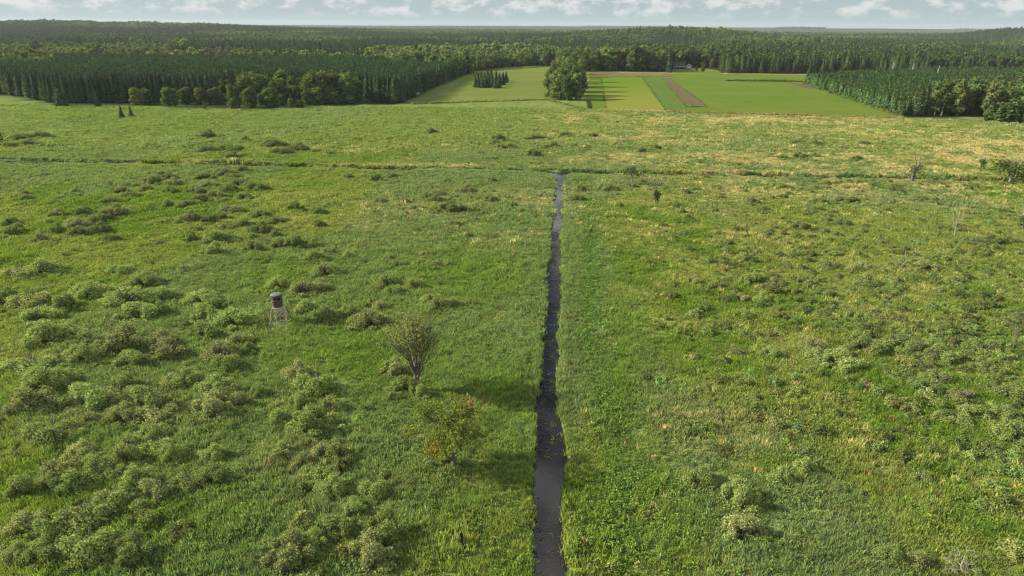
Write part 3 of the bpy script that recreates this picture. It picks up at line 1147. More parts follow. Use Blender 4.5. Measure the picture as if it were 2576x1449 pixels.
# the forest beyond
x, y = jgrid(-2300, 2300, 320, 2700, 7.6, .45)
u, v = UV(x, y)
k = infront(x, y, .84, 60) & ~inpoly(u, v, OPEN) & ~inpoly(u, v, YOUNG) & ~inpoly(u, v, CLEARING) & ~inpoly(u, v, HOUSE_CLEAR) & (~((u < 1230) & (x < -20) & (y < 660)) | ((u < 150 - (y - 560) * .1) & (y > 545)) | ((u > 930) & (y > 590)))
x, y, u, v = x[k], y[k], u[k], v[k]
n1 = fbm(x, y, .0045, 71, 3)
conif = (n1 + rng.normal(0, .05, len(x))) > .56
conif |= (y > 1150) & (n1 + rng.normal(0, .03, len(x)) > .46)
conif |= (u > 480) & (u < 1180) & (y > 800) & (y < 1250)
conif &= ~((u < 620) & (y > 650) & (y < 790))
grey = (u > 260) & (u < 620) & (y > 690) & (y < 860) & (vnoise(x * .05, y * .05, 73) > .35)
conif &= ~(((u < 240) & (y > 540) & (y < 800)) | ((u > 930) & (u < 1330) & (y > 585) & (y < 1000)))
# the pine row along the far field edge
row = (u > 1805) & (u < 2335) & (y < np.interp(u, [1805, 2335], [G(1812, 185)[1], G(2330, 189)[1]]) + 26)
conif |= row
n2 = vnoise(x * .012, y * .006, 75)
tb = BROAD_T + (LIGHT_T - BROAD_T) * (sm(n2, .55, .9) * rng.random(len(x)))[:, None]
lz = ((u < 240) & (y < 800)) | ((u > 930) & (u < 1330) & (y > 640) & (y < 1000)) | ((u > 1480) & (u < 1800) & (y < 860))
tb = tb + (LIGHT_T - tb) * (lz * rng.random(len(x)) * .8)[:, None]
tb = tb + (OAK_T - tb) * (sm(vnoise(x * .011, y * .011, 76), .5, .8))[:, None] * .8
tb = tb * (.40 + 1.2 * fbm(x, y * .6, .0035, 78, 3))[:, None]
tb = np.where(grey[:, None], GREY_T, tb)
hb = (rng.normal(14.5, 2.6, len(x)) + 10 * (fbm(x, y, .012, 77, 2) - .5)) * np.where(grey, .85, 1)
rows('broad', x[~conif], y[~conif], hb[~conif], rng.uniform(.85, 1.25, (~conif).sum()), tb[~conif])
rows('pine', x[conif], y[conif], rng.normal(15.0, 2.4, conif.sum()), rng.uniform(1.25, 1.75, conif.sum()), PINE_T * 1.0 + np.zeros((conif.sum(), 3)))
W = {k: np.concatenate(a) for k, a in woods.items()}


def nearest(key, cond, n):
    """takes the n nearest trees that meet cond out of W[key]"""
    A = W[key]
    uu, vv = UV(A[:, 0], A[:, 1])
    in_view = (uu > -25) & (uu < 2601)
    c = np.where(cond(A[:, 0], A[:, 1], uu, vv) & in_view)[0]
    c = c[np.argsort(A[c, 1])[:n]]
    pick = A[c]
    W[key] = np.delete(A, c, 0)
    return pick


for r_ in nearest('pine', lambda x, y, u, v: (u < 560) & (y < 660), 110):
    tree('pine_tree', r_[0], r_[1], r_[2], r_[3], r_[4:], 'dark pine in the front rows of the plantation behind the two small spruces', 'pines in the plantation front facing the marsh')
for r_ in nearest('pine', lambda x, y, u, v: (u > 880) & (u < 1230) & (y < 600) & (x > -150), 110):
    tree('pine_tree', r_[0], r_[1], r_[2], r_[3], r_[4:], 'narrow pine along the plantation edge beside the pale hay meadow', 'pines along the straight plantation edge')
for r_ in nearest('pine', lambda x, y, u, v: (u > 1805) & (u < 2335) & (y < 800), 78):
    tree('pine_tree', r_[0], r_[1], r_[2] * 1.05, r_[3] * .9, r_[4:] * np.array([1.15, 1.05, .95]), 'tall bare-stemmed pine in the row behind the straw strip and green field', 'pines in the row behind the green field')
for r_ in nearest('young', lambda x, y, u, v: (u > 1900), 190):
    tree('young_pine_tree', r_[0], r_[1], r_[2], r_[3], r_[4:], 'bushy young pine in the plantation beside the green crop field', 'young pines in the plantation by the green field')
for r_ in nearest('broad', lambda x, y, u, v: (u > 1200) & (u < 1480) & (y < 900), 60):
    tree('broadleaf_tree', r_[0], r_[1], r_[2], r_[3], r_[4:], 'leafy tree in the woods closing the far end of the hay meadow', 'trees closing the hay meadow')
for r_ in nearest('broad', lambda x, y, u, v: (u >= 1480) & (u < 1812) & (y < 900), 50):
    tree('broadleaf_tree', r_[0], r_[1], r_[2], r_[3], r_[4:], 'rounded leafy tree rising behind the dark spruce row and the house', 'trees behind the spruce row')
for r_ in nearest('broad', lambda x, y, u, v: (u > 2335) & (y < 900), 60):
    tree('broadleaf_tree', r_[0], r_[1], r_[2], r_[3], r_[4:], 'leafy tree in the mixed woods behind the young pine plantation', 'trees behind the young pine plantation')
for r_ in nearest('broad', lambda x, y, u, v: (u < 620) & (y < 800), 40):
    tree('broadleaf_tree', r_[0], r_[1], r_[2], r_[3], r_[4:], 'pale leafy tree in the strip behind the pine plantation', 'trees in the strip behind the pine plantation')

# the trees that stand out one by one along the plantation (u, v of the foot, height, width)
EDGE = [(346, 264, 9.3, 1.0), (370, 262, 8.5, 1.0), (430, 270, 10.5, 1.15), (417, 250, 9, 1.0), (467, 262, 9, 1.1), (508, 263, 9.2, 1.05), (540, 262, 9, 1.0), (556, 261, 6, 1.0),
        (591, 275, 12.5, .95), (630, 271, 10.5, 1.0), (683, 271, 10.8, 1.1), (619, 258, 16, 1.0), (649, 255, 16, .95), (681, 255, 14.5, 1.0), (714, 250, 16.5, .95), (746, 253, 14, 1.0),
        (784, 259, 17, 1.05), (814, 259, 17, 1.0), (844, 257, 16.5, 1.0), (878, 259, 17, .95), (774, 263, 8, 1.1), (800, 262, 9.5, 1.0), (733, 268, 4.5, 1.1), (755, 273, 4.6, 1.25), (832, 259, 10, 1.0),
        (845, 262, 7, 1.1), (658, 263, 6, 1.0), (707, 265, 6, 1.1), (718, 256, 9, 1.0), (750, 256, 9.5, 1.0), (572, 258, 13, .9), (862, 252, 15, 1.0), (900, 256, 13, .9), (697, 258, 12, 1.0)]
EDGE.sort()
big = [e for e in EDGE if e[2] >= 12]
mid = [e for e in EDGE if 7.5 <= e[2] < 12]
sml = [e for e in EDGE if e[2] < 7.5]
for e in EDGE:
    p = G(e[0], e[1])
    if e in big:
        lab = 'tall rounded broadleaf tree in the dark belt along the plantation front'
    elif e in mid:
        lab = 'mid-sized bushy broadleaf tree at the marsh edge of the plantation'
    else:
        lab = 'small round tree in front of the belt, ' + ORD[sml.index(e)]
    tree('edge_tree', p[0], p[1], e[2], e[3] * (1.3 if e[2] < 12 else 1.1), OAK_T * random.uniform(.85, 1.2), lab, 'broadleaf trees along the plantation front')
# the clump in the middle of the fields
HEDGE = [(1400, 250, 16, 1.1), (1424, 252, 15, 1.1), (1448, 249, 15.5, 1.05), (1388, 243, 17, 1.0), (1412, 243, 18, 1.0), (1438, 240, 18, 1.0), (1458, 240, 16, 1.0), (1395, 232, 18, 1.0), (1425, 230, 19, 1.0), (1452, 230, 18, 1.0),
         (1400, 220, 19, 1.0), (1432, 218, 19, 1.0), (1455, 218, 18, 1.0), (1405, 210, 18, 1.0), (1435, 206, 19, .95), (1455, 206, 18, .95), (1412, 198, 18, .95), (1442, 195, 19, .95), (1418, 188, 19, .95), (1448, 186, 19, .9), (1425, 179, 19, .9), (1455, 179, 20, .9), (1470, 181, 18, .9)]
for e in HEDGE:
    p = G(e[0], e[1])
    front = e[1] > 239
    tree('edge_tree', p[0], p[1], e[2], e[3], OAK_T * random.uniform(.95, 1.25), 'tall dense tree at the near end of the clump standing alone between the fields' if front else 'tall tree farther back in the clump standing alone between the fields',
         'near trees of the clump between the fields' if front else 'back trees of the clump between the fields')
# spruces
rs = np.random.default_rng(5)
SP = [(1196, 219), (1205, 221), (1214, 221), (1222, 220), (1230, 221), (1238, 218), (1245, 222), (1255, 221), (1203, 213), (1212, 213), (1221, 212), (1230, 212), (1239, 211), (1248, 214), (1258, 214), (1266, 213), (1210, 207), (1219, 206), (1228, 206), (1237, 205), (1256, 208), (1264, 207), (1272, 208), (1226, 201), (1248, 203), (1235, 200), (1266, 203), (1274, 204)]
for a, b in SP:
    p = G(a, b + rs.uniform(-1, 1))
    tree('spruce_tree', p[0], p[1], rs.uniform(6.5, 8.8), rs.uniform(1.3, 1.6), SPRUCE_T, 'dark spruce in the small square block alone in the hay meadow', 'spruces of the block in the hay meadow')
for i, uu in enumerate(np.linspace(1482, 1678, 46)):
    p = G(uu + rs.uniform(-2, 2), 178.5 + rs.uniform(-3.5, .5))
    tree('spruce_tree', p[0], p[1], rs.uniform(11, 16), rs.uniform(.8, 1.0), SPRUCE_T * .9, 'narrow dark spruce in the row behind the brown stubble band', 'spruces in the row behind the stubble band')
for a, b, h, w, lab in ((307, 297, 5.8, 1.45, 'small lone spruce on the marsh, the taller of a pair'), (330, 293, 5.2, 1.45, 'small lone spruce on the marsh, the shorter of a pair'),
                        (515, 275, 4.6, 1.0, 'small dark spruce in front of the broadleaf belt'), (155, 268, 13.5, 1.35, 'broad dark spruce standing forward of the plantation front'),
                        (247, 269, 9.0, 1.1, 'dense dark cedar-like spruce at the plantation foot'), (1000, 259, 8.6, 1.35, 'round-topped spruce at the corner of the plantation by the hay meadow'),
                        (1682, 182, 22, .8, 'very tall shaggy spruce standing beside the brown house')):
    p = G(a, b)
    tree('spruce_tree', p[0], p[1], h, w, SPRUCE_T * (1.25 if h < 6 else 1), lab)
for a, b, h, w, t, lab in ((1768, 182, 9.5, .85, (.075, .085, .03), 'small olive tree on the lawn before the pale garage'), (1752, 178, 4.5, 1.3, (.07, .08, .045), 'low grey-green tree on the lawn between garage and olive tree'),
                           (1790, 174, 11, 1.0, (.075, .07, .045), 'brownish leafy tree at the back of the lawn'), (1640, 128, 15, 1.2, LIGHT_T, 'pale green rounded tree above the spruce row')):
    p = G(a, b) if b > 150 else np.array([G(a, 172)[0], G(a, 172)[1] + 20, 0])
    tree('broadleaf_tree', p[0], p[1], h, w, t, lab)
# woods at the right field corner
RB = [(2300, 284, 8.5), (2325, 282, 9), (2345, 284, 10.5), (2385, 286, 12), (2405, 288, 11), (2430, 288, 11.5), (2455, 288, 11), (2475, 285, 11), (2365, 280, 11.5), (2415, 278, 11), (2445, 276, 12), (2500, 280, 12), (2530, 278, 12), (2560, 278, 12), (2340, 272, 9.5), (2395, 270, 11)]
for a, b, h in RB:
    p = G(a, b)
    tree('edge_tree', p[0], p[1], h, 1.1, BROAD_T * random.uniform(.8, 1.1), 'leafy tree in the grove behind the box blind on stilts', 'grove behind the box blind')
for a, b, h in ((2490, 304, 8.5), (2510, 307, 9.0), (2530, 308, 9.2), (2552, 309, 9.5), (2574, 310, 9.5), (2500, 297, 9), (2522, 298, 9.6), (2545, 299, 10), (2568, 300, 10), (2590, 310, 9.5)):
    p = G(a, b)
    tree('young_pine_tree', p[0], p[1], h, 1.25, YPINE_T * .85, 'dense green pine in the thicket jutting out by the muddy hollow', 'pines in the thicket by the muddy hollow')

# the rest of the woods, too many to pick apart
far_p = [conifer_crown(300 + i, 16, 2.6, .10, 13, 8, -.06, .50, .80, 3) for i in range(3)]
far_b = [broad_crown(320 + i, 260, 1.05, 9, 16, 5.0, .1) for i in range(4)]
far_y = [conifer_crown(340 + i, 9, 2.9, .03, 9, 7, .10, .62, .8, 3) for i in range(3)]
for key, shapes, mat, nm, h0, lab in (('pine', far_p, 'needle', 'pine_forest', 16, 'dark pine forest stretching back behind the plantation front'), ('young', far_y, 'needle', 'young_pine_plantation', 9, 'massed young pines filling the plantation beside the field'),
                                      ('broad', far_b, 'broad', 'broadleaf_forest', 16, 'mixed green broadleaf forest reaching toward the horizon')):
    A = W[key]
    n = len(A)
    s = A[:, 2] / h0
    tint = A[:, 4:] * rng.uniform(.75, 1.25, (n, 1)) * (1 + rng.normal(0, .06, (n, 3)))
    scatter(nm, np.stack([A[:, 0], A[:, 1], land_z(A[:, 0], A[:, 1])], -1), rng.uniform(0, 6.28, n), np.stack([s * A[:, 3], s * A[:, 3], s], -1), rng.integers(0, len(shapes), n), tint, protos(nm, shapes, M[mat]), lab, 'forest')
x, y = jgrid(-7200, 7200, 2690, 8200, 30, .48)
k = infront(x, y, .82, 60)
x, y = x[k], y[k]
n = len(x)
nz = fbm(x, y * .35, .0016, 81, 3)
dark = sm(nz, .34, .52)[:, None]
keep = fbm(x, y, .0011, 83, 3) < .62
t = (BROAD_T * 1.05 + (PINE_T - BROAD_T) * dark)[keep]
x, y, n = x[keep], y[keep], keep.sum()
scatter('distant_forest', np.stack([x, y, land_z(x, y)], -1), rng.uniform(0, 6.28, n), np.stack([rng.uniform(2.2, 3.4, n), rng.uniform(2.2, 3.4, n), rng.uniform(.75, 1.15, n)], -1), rng.integers(0, 4, n), t * rng.uniform(.7, 1.3, (n, 1)),
        protos('distant_forest', [broad_crown(380 + i, 120, 1.8, 7, 16, 5.0, .08) for i in range(4)], M['broad']), 'far wooded land fading toward the horizon', 'forest')
#--PART2--
# ------------------------------------------------------------------ shrubs of the marsh: u, v of the near foot, width in picture units
def crop(lst, u0, v0, k):
    return [(u0 + a / k, v0 + b / k, w / k) for a, b, w in lst]


SH = []
SH += crop([(120, 55, 180), (250, 40, 170), (50, 100, 90), (170, 90, 100), (270, 90, 60), (1480, 35, 150), (1590, 35, 80), (1765, 60, 60), (1470, 145, 160), (1650, 135, 200), (1660, 185, 130), (1760, 175, 100), (1970, 105, 200),
            (2030, 155, 160), (2150, 135, 180), (2280, 140, 80), (2365, 160, 90), (1090, 375, 170), (1200, 340, 110), (1100, 310, 120), (1230, 385, 130), (1600, 320, 180), (1450, 345, 150), (1670, 335, 120), (1740, 285, 90), (1480, 395, 160), (1700, 400, 190),
            (1800, 410, 150), (1400, 445, 150), (1220, 440, 120), (1640, 440, 150), (1540, 480, 150), (1030, 430, 100), (850, 445, 120), (910, 475, 150), (770, 520, 160), (1330, 555, 180), (1200, 545, 100), (1420, 520, 150), (1560, 510, 130), (1740, 485, 130),
            (1880, 430, 130), (525, 440, 70), (160, 490, 100), (160, 465, 70), (370, 620, 120), (560, 605, 150), (800, 610, 170), (700, 640, 140), (520, 700, 200), (670, 670, 150), (530, 755, 130), (690, 735, 150), (390, 735, 100), (260, 805, 130), (790, 790, 100),
            (60, 745, 150), (40, 675, 100), (1660, 585, 190), (1560, 645, 180), (1360, 645, 140), (1490, 665, 120), (1860, 620, 170), (1980, 675, 190), (1640, 705, 140), (1740, 690, 140), (1400, 715, 90), (1540, 810, 250), (1370, 795, 100), (1870, 745, 180),
            (1980, 765, 110), (2120, 575, 130), (2290, 595, 130), (2300, 690, 110), (1820, 775, 80), (1520, 895, 170), (1820, 865, 140), (2000, 845, 130), (2130, 835, 150), (2260, 835, 110), (2370, 875, 110), (2260, 935, 180), (1160, 810, 60), (640, 810, 60),
            (80, 1055, 190), (260, 1045, 220), (840, 1045, 180), (1000, 1135, 200), (1080, 1115, 90), (590, 1215, 210), (860, 1280, 330), (150, 1275, 230), (20, 1205, 100), (1150, 1245, 200), (220, 1385, 210), (420, 1300, 150), (1420, 1265, 230), (1530, 1310, 150),
            (1470, 1395, 180), (960, 1375, 280), (1130, 1335, 130), (1640, 1435, 290), (2330, 1055, 240), (2430, 1045, 90), (2000, 1145, 150), (2180, 1190, 190), (2300, 1165, 150), (2200, 1325, 180), (2420, 1355, 190), (2330, 1395, 170)], 0, 335.4, 2.88)
SH += crop([(650, 8, 90), (110, 60, 80), (340, 55, 80), (1110, 78, 90), (1140, 58, 120), (1400, 52, 200), (1620, 27, 120), (1830, 32, 80), (1220, 112, 100), (1150, 112, 90), (1540, 108, 80), (1480, 117, 90), (1395, 168, 110), (1690, 107, 60), (1770, 112, 90), (2280, 120, 100), (2180, 142, 80),
            (1010, 152, 60), (50, 332, 90), (360, 328, 110), (190, 332, 130), (240, 358, 120), (1090, 358, 80), (905, 445, 170), (700, 462, 120), (680, 505, 130), (620, 482, 80), (280, 513, 110), (440, 515, 110), (530, 568, 140), (790, 587, 220), (900, 575, 120), (970, 580, 90),
            (1080, 500, 100), (1240, 545, 90), (820, 685, 110), (190, 740, 90), (920, 770, 90), (1710, 495, 140), (1740, 418, 70), (1930, 425, 180), (2180, 368, 70), (2110, 398, 60), (600, 895, 110), (660, 970, 120), (570, 955, 80), (770, 965, 90), (400, 983, 110), (350, 925, 80),
            (40, 910, 90), (310, 1135, 190), (370, 1178, 120), (510, 1138, 150), (690, 1295, 160), (640, 1245, 150), (800, 1278, 110), (940, 1260, 90), (270, 1285, 110), (50, 1345, 180), (180, 1440, 270)], 858.7, 335.4, 2.88)
SH += crop([(230, 105, 260), (110, 265, 250), (440, 125, 200), (680, 135, 230), (450, 195, 190), (740, 245, 200), (950, 185, 200), (920, 115, 180), (1200, 65, 180), (1280, 185, 200), (1330, 240, 150), (1400, 95, 160), (200, 385, 240), (110, 510, 220), (290, 335, 190),
            (470, 490, 280), (650, 440, 200), (720, 375, 140), (830, 510, 250), (880, 560, 220), (690, 560, 190), (1080, 350, 160), (1000, 335, 120), (1250, 385, 180), (1330, 405, 140), (1530, 405, 110), (1240, 530, 230), (1410, 465, 120), (220, 690, 240), (410, 655, 110),
            (500, 570, 120), (560, 795, 140), (440, 795, 160), (740, 750, 150), (880, 665, 180), (900, 755, 160), (1000, 795, 140), (1250, 790, 150), (1350, 770, 120), (700, 825, 160), (520, 885, 190), (330, 905, 200), (400, 980, 200), (250, 965, 150), (80, 1020, 160),
            (620, 895, 150), (780, 975, 180), (880, 1050, 210), (640, 1080, 190), (1080, 970, 180), (1230, 940, 200), (1440, 860, 90), (430, 1230, 300), (100, 1240, 190), (560, 1150, 160), (230, 1310, 180), (450, 1420, 270), (190, 1430, 220), (60, 1410, 150), (330, 1355, 150),
            (740, 1420, 220), (830, 1360, 130), (1760, 310, 160), (1850, 400, 230), (1650, 550, 130), (1780, 480, 130), (1950, 505, 180), (1830, 630, 220), (1920, 770, 150), (1800, 805, 110), (1650, 765, 130), (1970, 1000, 180), (1990, 1245, 220), (1700, 1440, 280), (1850, 1320, 160)], 0, 838.6, 2.373)
SH += crop([(310, 265, 150), (380, 380, 150), (470, 400, 130), (310, 365, 90), (180, 1000, 170), (60, 1130, 150), (250, 1300, 250), (170, 1430, 290), (80, 1060, 110), (50, 905, 60)], 858.7, 838.6, 2.373)
SHR = []
SHR += crop([(840, 78, 110), (980, 85, 110), (900, 35, 70), (660, 168, 70), (730, 188, 80), (970, 182, 100), (870, 188, 110), (1330, 85, 80), (1280, 205, 100), (720, 415, 170), (780, 465, 80), (110, 420, 80), (250, 405, 80), (510, 508, 90), (1010, 518, 130), (1250, 515, 130), (1170, 508, 120),
             (600, 585, 120), (980, 585, 130), (740, 480, 70), (1740, 495, 110), (1180, 682, 140), (1060, 660, 120), (880, 715, 140), (410, 725, 110), (480, 830, 100), (880, 855, 100), (820, 900, 120), (1110, 905, 150), (460, 940, 140), (280, 940, 120), (910, 950, 110), (1450, 815, 80),
             (1720, 645, 70), (2210, 830, 200), (2110, 810, 150), (2290, 815, 130), (1100, 1010, 190), (1320, 1005, 140), (1810, 1020, 190), (1900, 940, 120), (2430, 805, 90), (390, 1080, 150), (280, 1090, 140), (540, 1130, 190), (690, 1145, 170), (820, 1180, 110), (920, 1130, 140), (590, 1245, 120),
             (440, 1230, 100), (100, 1110, 120), (1060, 1210, 160), (1380, 1140, 190), (1560, 1160, 140), (1700, 1080, 120), (2030, 1120, 150), (1780, 325, 120), (1900, 335, 90), (1300, 320, 60), (800, 310, 60), (560, 300, 60), (230, 300, 60)], 1717.4, 335.4, 2.88)
SHR += crop([(560, 165, 120), (1000, 250, 220), (870, 200, 190), (800, 130, 150), (1150, 155, 190), (1290, 95, 120), (100, 940, 180), (370, 1075, 210), (390, 1285, 240), (600, 935, 130), (740, 865, 130), (1450, 905, 110), (1680, 580, 160), (1780, 530, 150), (1970, 530, 140), (2000, 660, 150), (1440, 1440, 150), (1260, 1400, 140),
              (1400, 140, 200), (1600, 200, 180), (1850, 160, 200), (1560, 330, 160), (2000, 420, 170), (1720, 440, 150)], 1717.4, 838.6, 2.373)
shrub_me = [shrub_leaves(400 + i, 4600, [9, 11, 8, 12, 10, 9][i], [.50, .44, .56, .42, .48, .52][i], .026).mesh('foliage') for i in range(6)]
stem_me = [shrub_stems(400 + i).mesh('stems') for i in range(2)]
for me in shrub_me:
    me.materials.append(M['willow'])
for me in stem_me:
    me.materials.append(M['twig'])
WILLOW_T = np.array([0.188, 0.236, 0.080])
ZONES = [
    ('beside the taller maple', lambda u, v: 955 < u < 1090 and 930 < v < 1020),
    ('just beyond the round blind', lambda u, v: 650 < u < 870 and 660 < v < 780),
    ('between the round blind and taller maple', lambda u, v: 740 < u < 1000 and 760 < v < 860),
    ('in the scrub patch below the maples', lambda u, v: 640 < u < 1000 and 930 < v < 1200),
    ('in open grass near the bottom edge', lambda u, v: 640 < u < 1100 and v >= 1200),
    ('in the dense bottom corner scrub bank', lambda u, v: u < 640 and v > 1230),
    ('in the dense scrub bank, left edge', lambda u, v: u < 640 and 1000 < v <= 1230),
    ('in thick scrub before the round blind', lambda u, v: u < 660 and 830 < v <= 1000),
    ('in the scrub left of the blind', lambda u, v: u < 660 and 700 < v <= 830),
    ('scattered across the left marsh', lambda u, v: u < 480 and 470 < v <= 700),
    ('in the drift amid the left marsh', lambda u, v: 300 < u < 860 and 520 <= v <= 700),
    ('in the long drift before the cross ditch', lambda u, v: u < 700 and 425 < v < 540),
    ('beyond the cross ditch, left marsh', lambda u, v: u < 860 and v <= 425),
    ('in grass between blind and channel', lambda u, v: 860 <= u < 1370 and 600 <= v < 830),
    ('in dry grass before the cross ditch', lambda u, v: 700 <= u < 1390 and 430 < v < 620),
    ('beyond the cross ditch above the channel', lambda u, v: 860 <= u < 1720 and v <= 430),
    ('beside the far end of the channel', lambda u, v: 1390 <= u < 1720 and 430 < v < 560),
]
ZONES_R = [
    ('beyond the ditch on straw-coloured marsh', lambda u, v: v <= 440),
    ('before the cross ditch, right marsh', lambda u, v: v <= 545),
    ('in the straw-streaked right marsh', lambda u, v: v <= 640 and u < 2150),
    ('below the thin right-edge snags', lambda u, v: v <= 700 and u >= 2150),
    ('in broken scrub amid the right marsh', lambda u, v: v <= 760),
    ('in scrub thickening toward the right edge', lambda u, v: u > 2100 and v <= 1110),
    ('in open grass at the lower right', lambda u, v: v > 1110),
    ('in the low scrub right of the channel', lambda u, v: True),
]
todo = []
for lst, zones, nm in ((SH, ZONES, 'willow_shrub'), (SHR, ZONES_R, 'low_shrub')):
    for u, v, w in lst:
        if v > 1475:
            continue
        z = next((q for q, f in zones if f(u, v)), 'in the left marsh')
        p0 = G(u, min(v, 1449))
        wm = w * p0[1] / F / math.cos(PITCH) * 0.97
        wm = w * np.linalg.norm(p0 - np.array([0, 0, CAM_H])) / F * math.cos(math.atan((v - 724.5) / F))
        wm *= 1.12 if v < 720 else 1.25
        size = 'broad' if wm > 5.5 else 'mid-sized' if wm > 3.2 else 'small'
        todo.append([nm, z, size, u, v, wm, p0])
from collections import defaultdict
classes = defaultdict(list)
for t_ in todo:
    classes[t_[0], t_[1], t_[2]].append(t_)
rs = np.random.default_rng(11)
for (nm, z, size), mem in classes.items():
    mem.sort(key=lambda q: q[3])
    for i, (_, _, _, u, v, wm, p0) in enumerate(mem):
        right = nm == 'low_shrub'
        h = min(0.62 * wm, 1.6 + 0.19 * wm) * (0.66 if right and v < 1100 else .8 if v < 720 else .9) * rs.uniform(.8, 1.15)
        depth = min(wm * .85, 3.8 + .25 * wm)
        c = p0 + np.array([0, depth * .42, 0])
        zz = float(land_z(c[0], c[1])) - .05
        k = rs.integers(0, 6)
        o = empty(nm, (c[0], c[1], zz), rs.uniform(-.25, .25) + (math.pi if rs.random() < .5 else 0), (wm, depth, h / .5))
        tone = rs.uniform(.78, 1.2)
        t = WILLOW_T * tone
        if v < 640:
            t = t * np.array([.80, .82, .84])
        if rs.random() < .25:
            t = t * np.array([1.12, 1.0, 1.25])
        link('foliage', shrub_me[k], o, tint=t)
        if wm * F / p0[1] > 60:
            link('stems', stem_me[k % 2], o)
        adj = 'low spreading shrub' if right else 'leafy willow shrub'
        lab = '%s %s %s' % (size, adj, z)
        if 1 < len(mem) <= 8:
            lab += ', ' + ORD[i]
            if len(lab.replace('-', ' ').split()) > 16:
                lab = '%s shrub %s, %s' % (size, z, ORD[i])
        tag(o, lab, 'shrub', 'shrubs ' + z)

# ------------------------------------------------------------------ branching trees
def grow(seed, h, r, split, levels, spread=0.5, up=0.25, first=0.3, leaf_from=2, len_k=0.72, fork=(2, 3), lean=(0, 0), keep=(.6, .82)):
    rr = np.random.default_rng(seed)
    mb = MB()
    tips = []

    def rec(p, d, L, rad, lev):
        n = 3
        pts, rads = [p], [rad]
        for i in range(n):
            d = d + rr.normal(0, .09, 3) + np.array([0, 0, up * .12])
            d = d / np.linalg.norm(d)
            p = p + d * L / n
            pts.append(p)
            rads.append(max(.006, rad * (1 - .38 * (i + 1) / n)))
            if lev >= leaf_from:
                tips.append((p, lev))
        mb.tube(pts, rads, 7 if lev == 0 else 5 if lev < 2 else 3, .5)
        if lev >= levels:
            return
        k = split if lev == 0 else rr.integers(fork[0], fork[1] + 1)
        a0 = rr.uniform(0, 6.28)
        for i in range(k):
            a = a0 + i * 6.283 / k + rr.uniform(-.35, .35)
            s = spread * rr.uniform(.6, 1.25)
            ax = np.cross(d, [math.cos(a), math.sin(a), .01])
            ax /= np.linalg.norm(ax)
            nd = d * math.cos(s) + np.cross(ax, d) * math.sin(s)
            q = pts[-1] if i < 2 else pts[rr.integers(1, len(pts))]
            rec(q, nd, L * len_k * rr.uniform(.8, 1.15), rads[-1] * rr.uniform(*keep), lev + 1)
    rec(np.array([0, 0, -.2]), np.array([lean[0], lean[1], 1.0]), h * first, r, 0)
    return mb, np.array([t[0] for t in tips]), np.array([t[1] for t in tips])


def scale_to(mb, tips, h, upright=False):
    top = max(v[:, 2].max() for v in mb.v)
    k = h / top
    if upright:
        # a tree that carries its crown straight above its foot
        c = tips[tips[:, 2] > .35 * top]
        sh = np.array([c[:, 0].mean(), c[:, 1].mean()]) / c[:, 2].mean()
        for v in mb.v + [tips]:
            v[:, :2] -= v[:, 2:3] * sh
    mb.v = [v * k for v in mb.v]
    return tips * k


def puffs(pts, n, spread, size, rr, asp=.6):
    k = rr.integers(0, len(pts), n)
    c = pts[k] + rr.normal(0, spread, (n, 3))
    mb = MB()
    mb.leaves(c, rr.normal(0, .5, (n, 3)) + [-.2, 0, .7], rr.uniform(.7, 1.3, n) * size, asp, rr.random(n), .5, rr)
    return mb


# taller maple: steep vase of grey limbs, thin leaves
rr = np.random.default_rng(3)
mb, tp, tl = grow(31, 10.5, .24, 8, 4, .34, .42, .13, 2, .86, (3, 4), keep=(.66, .88))
tp = scale_to(mb, tp, 10.6, True)
p = G(1050, 985)
o = empty('maple_tree', p)
mb.build('trunk', M['twig'], o)
low = tp[(tp[:, 2] > 2.2)]
wgt = low[(low[:, 2] < 9.7) & ((low[:, 0] < 1.2) | (low[:, 2] < 7.5))]
puffs(wgt, 5000, .32, .105, rr).build('crown', M['broad'], o, tint=(.165, .195, .065))
tag(o, 'thinly leaved maple with steep bare grey limbs, taller of two by the channel', 'tree')
# shorter maple: fuller, orange and red low down, dead twigs on top
mb, tp, tl = grow(47, 7.6, .17, 7, 4, .58, .18, .20, 2, .80, (3, 4))
tp = scale_to(mb, tp, 7.9, True)
p = G(1140, 1174)
o = empty('maple_tree', p, 0, (.84, .84, 1.0))
mb.build('trunk', M['twig'], o)
rad = np.hypot(tp[:, 0], tp[:, 1])
c1 = tp[(tp[:, 2] < 6.4) & (tp[:, 2] > 1.3)]
cr = puffs(c1, 9500, .26, .125, rr).build('crown', M['broad'], o, tint=(.115, .150, .030))
c2 = tp[(tp[:, 2] < 3.6) & (tp[:, 0] < .6)]
puffs(c2, 700, .3, .085, rr).build('orange_leaves', M['broad'], cr, tint=(.40, .19, .035))
c3 = tp[(tp[:, 0] > .8)]
puffs(c3[:40], 45, .25, .085, rr).build('red_leaves', M['broad'], cr, tint=(.42, .07, .04))
tag(o, 'small maple turning orange low down with bare twigs on top, by the channel', 'tree')


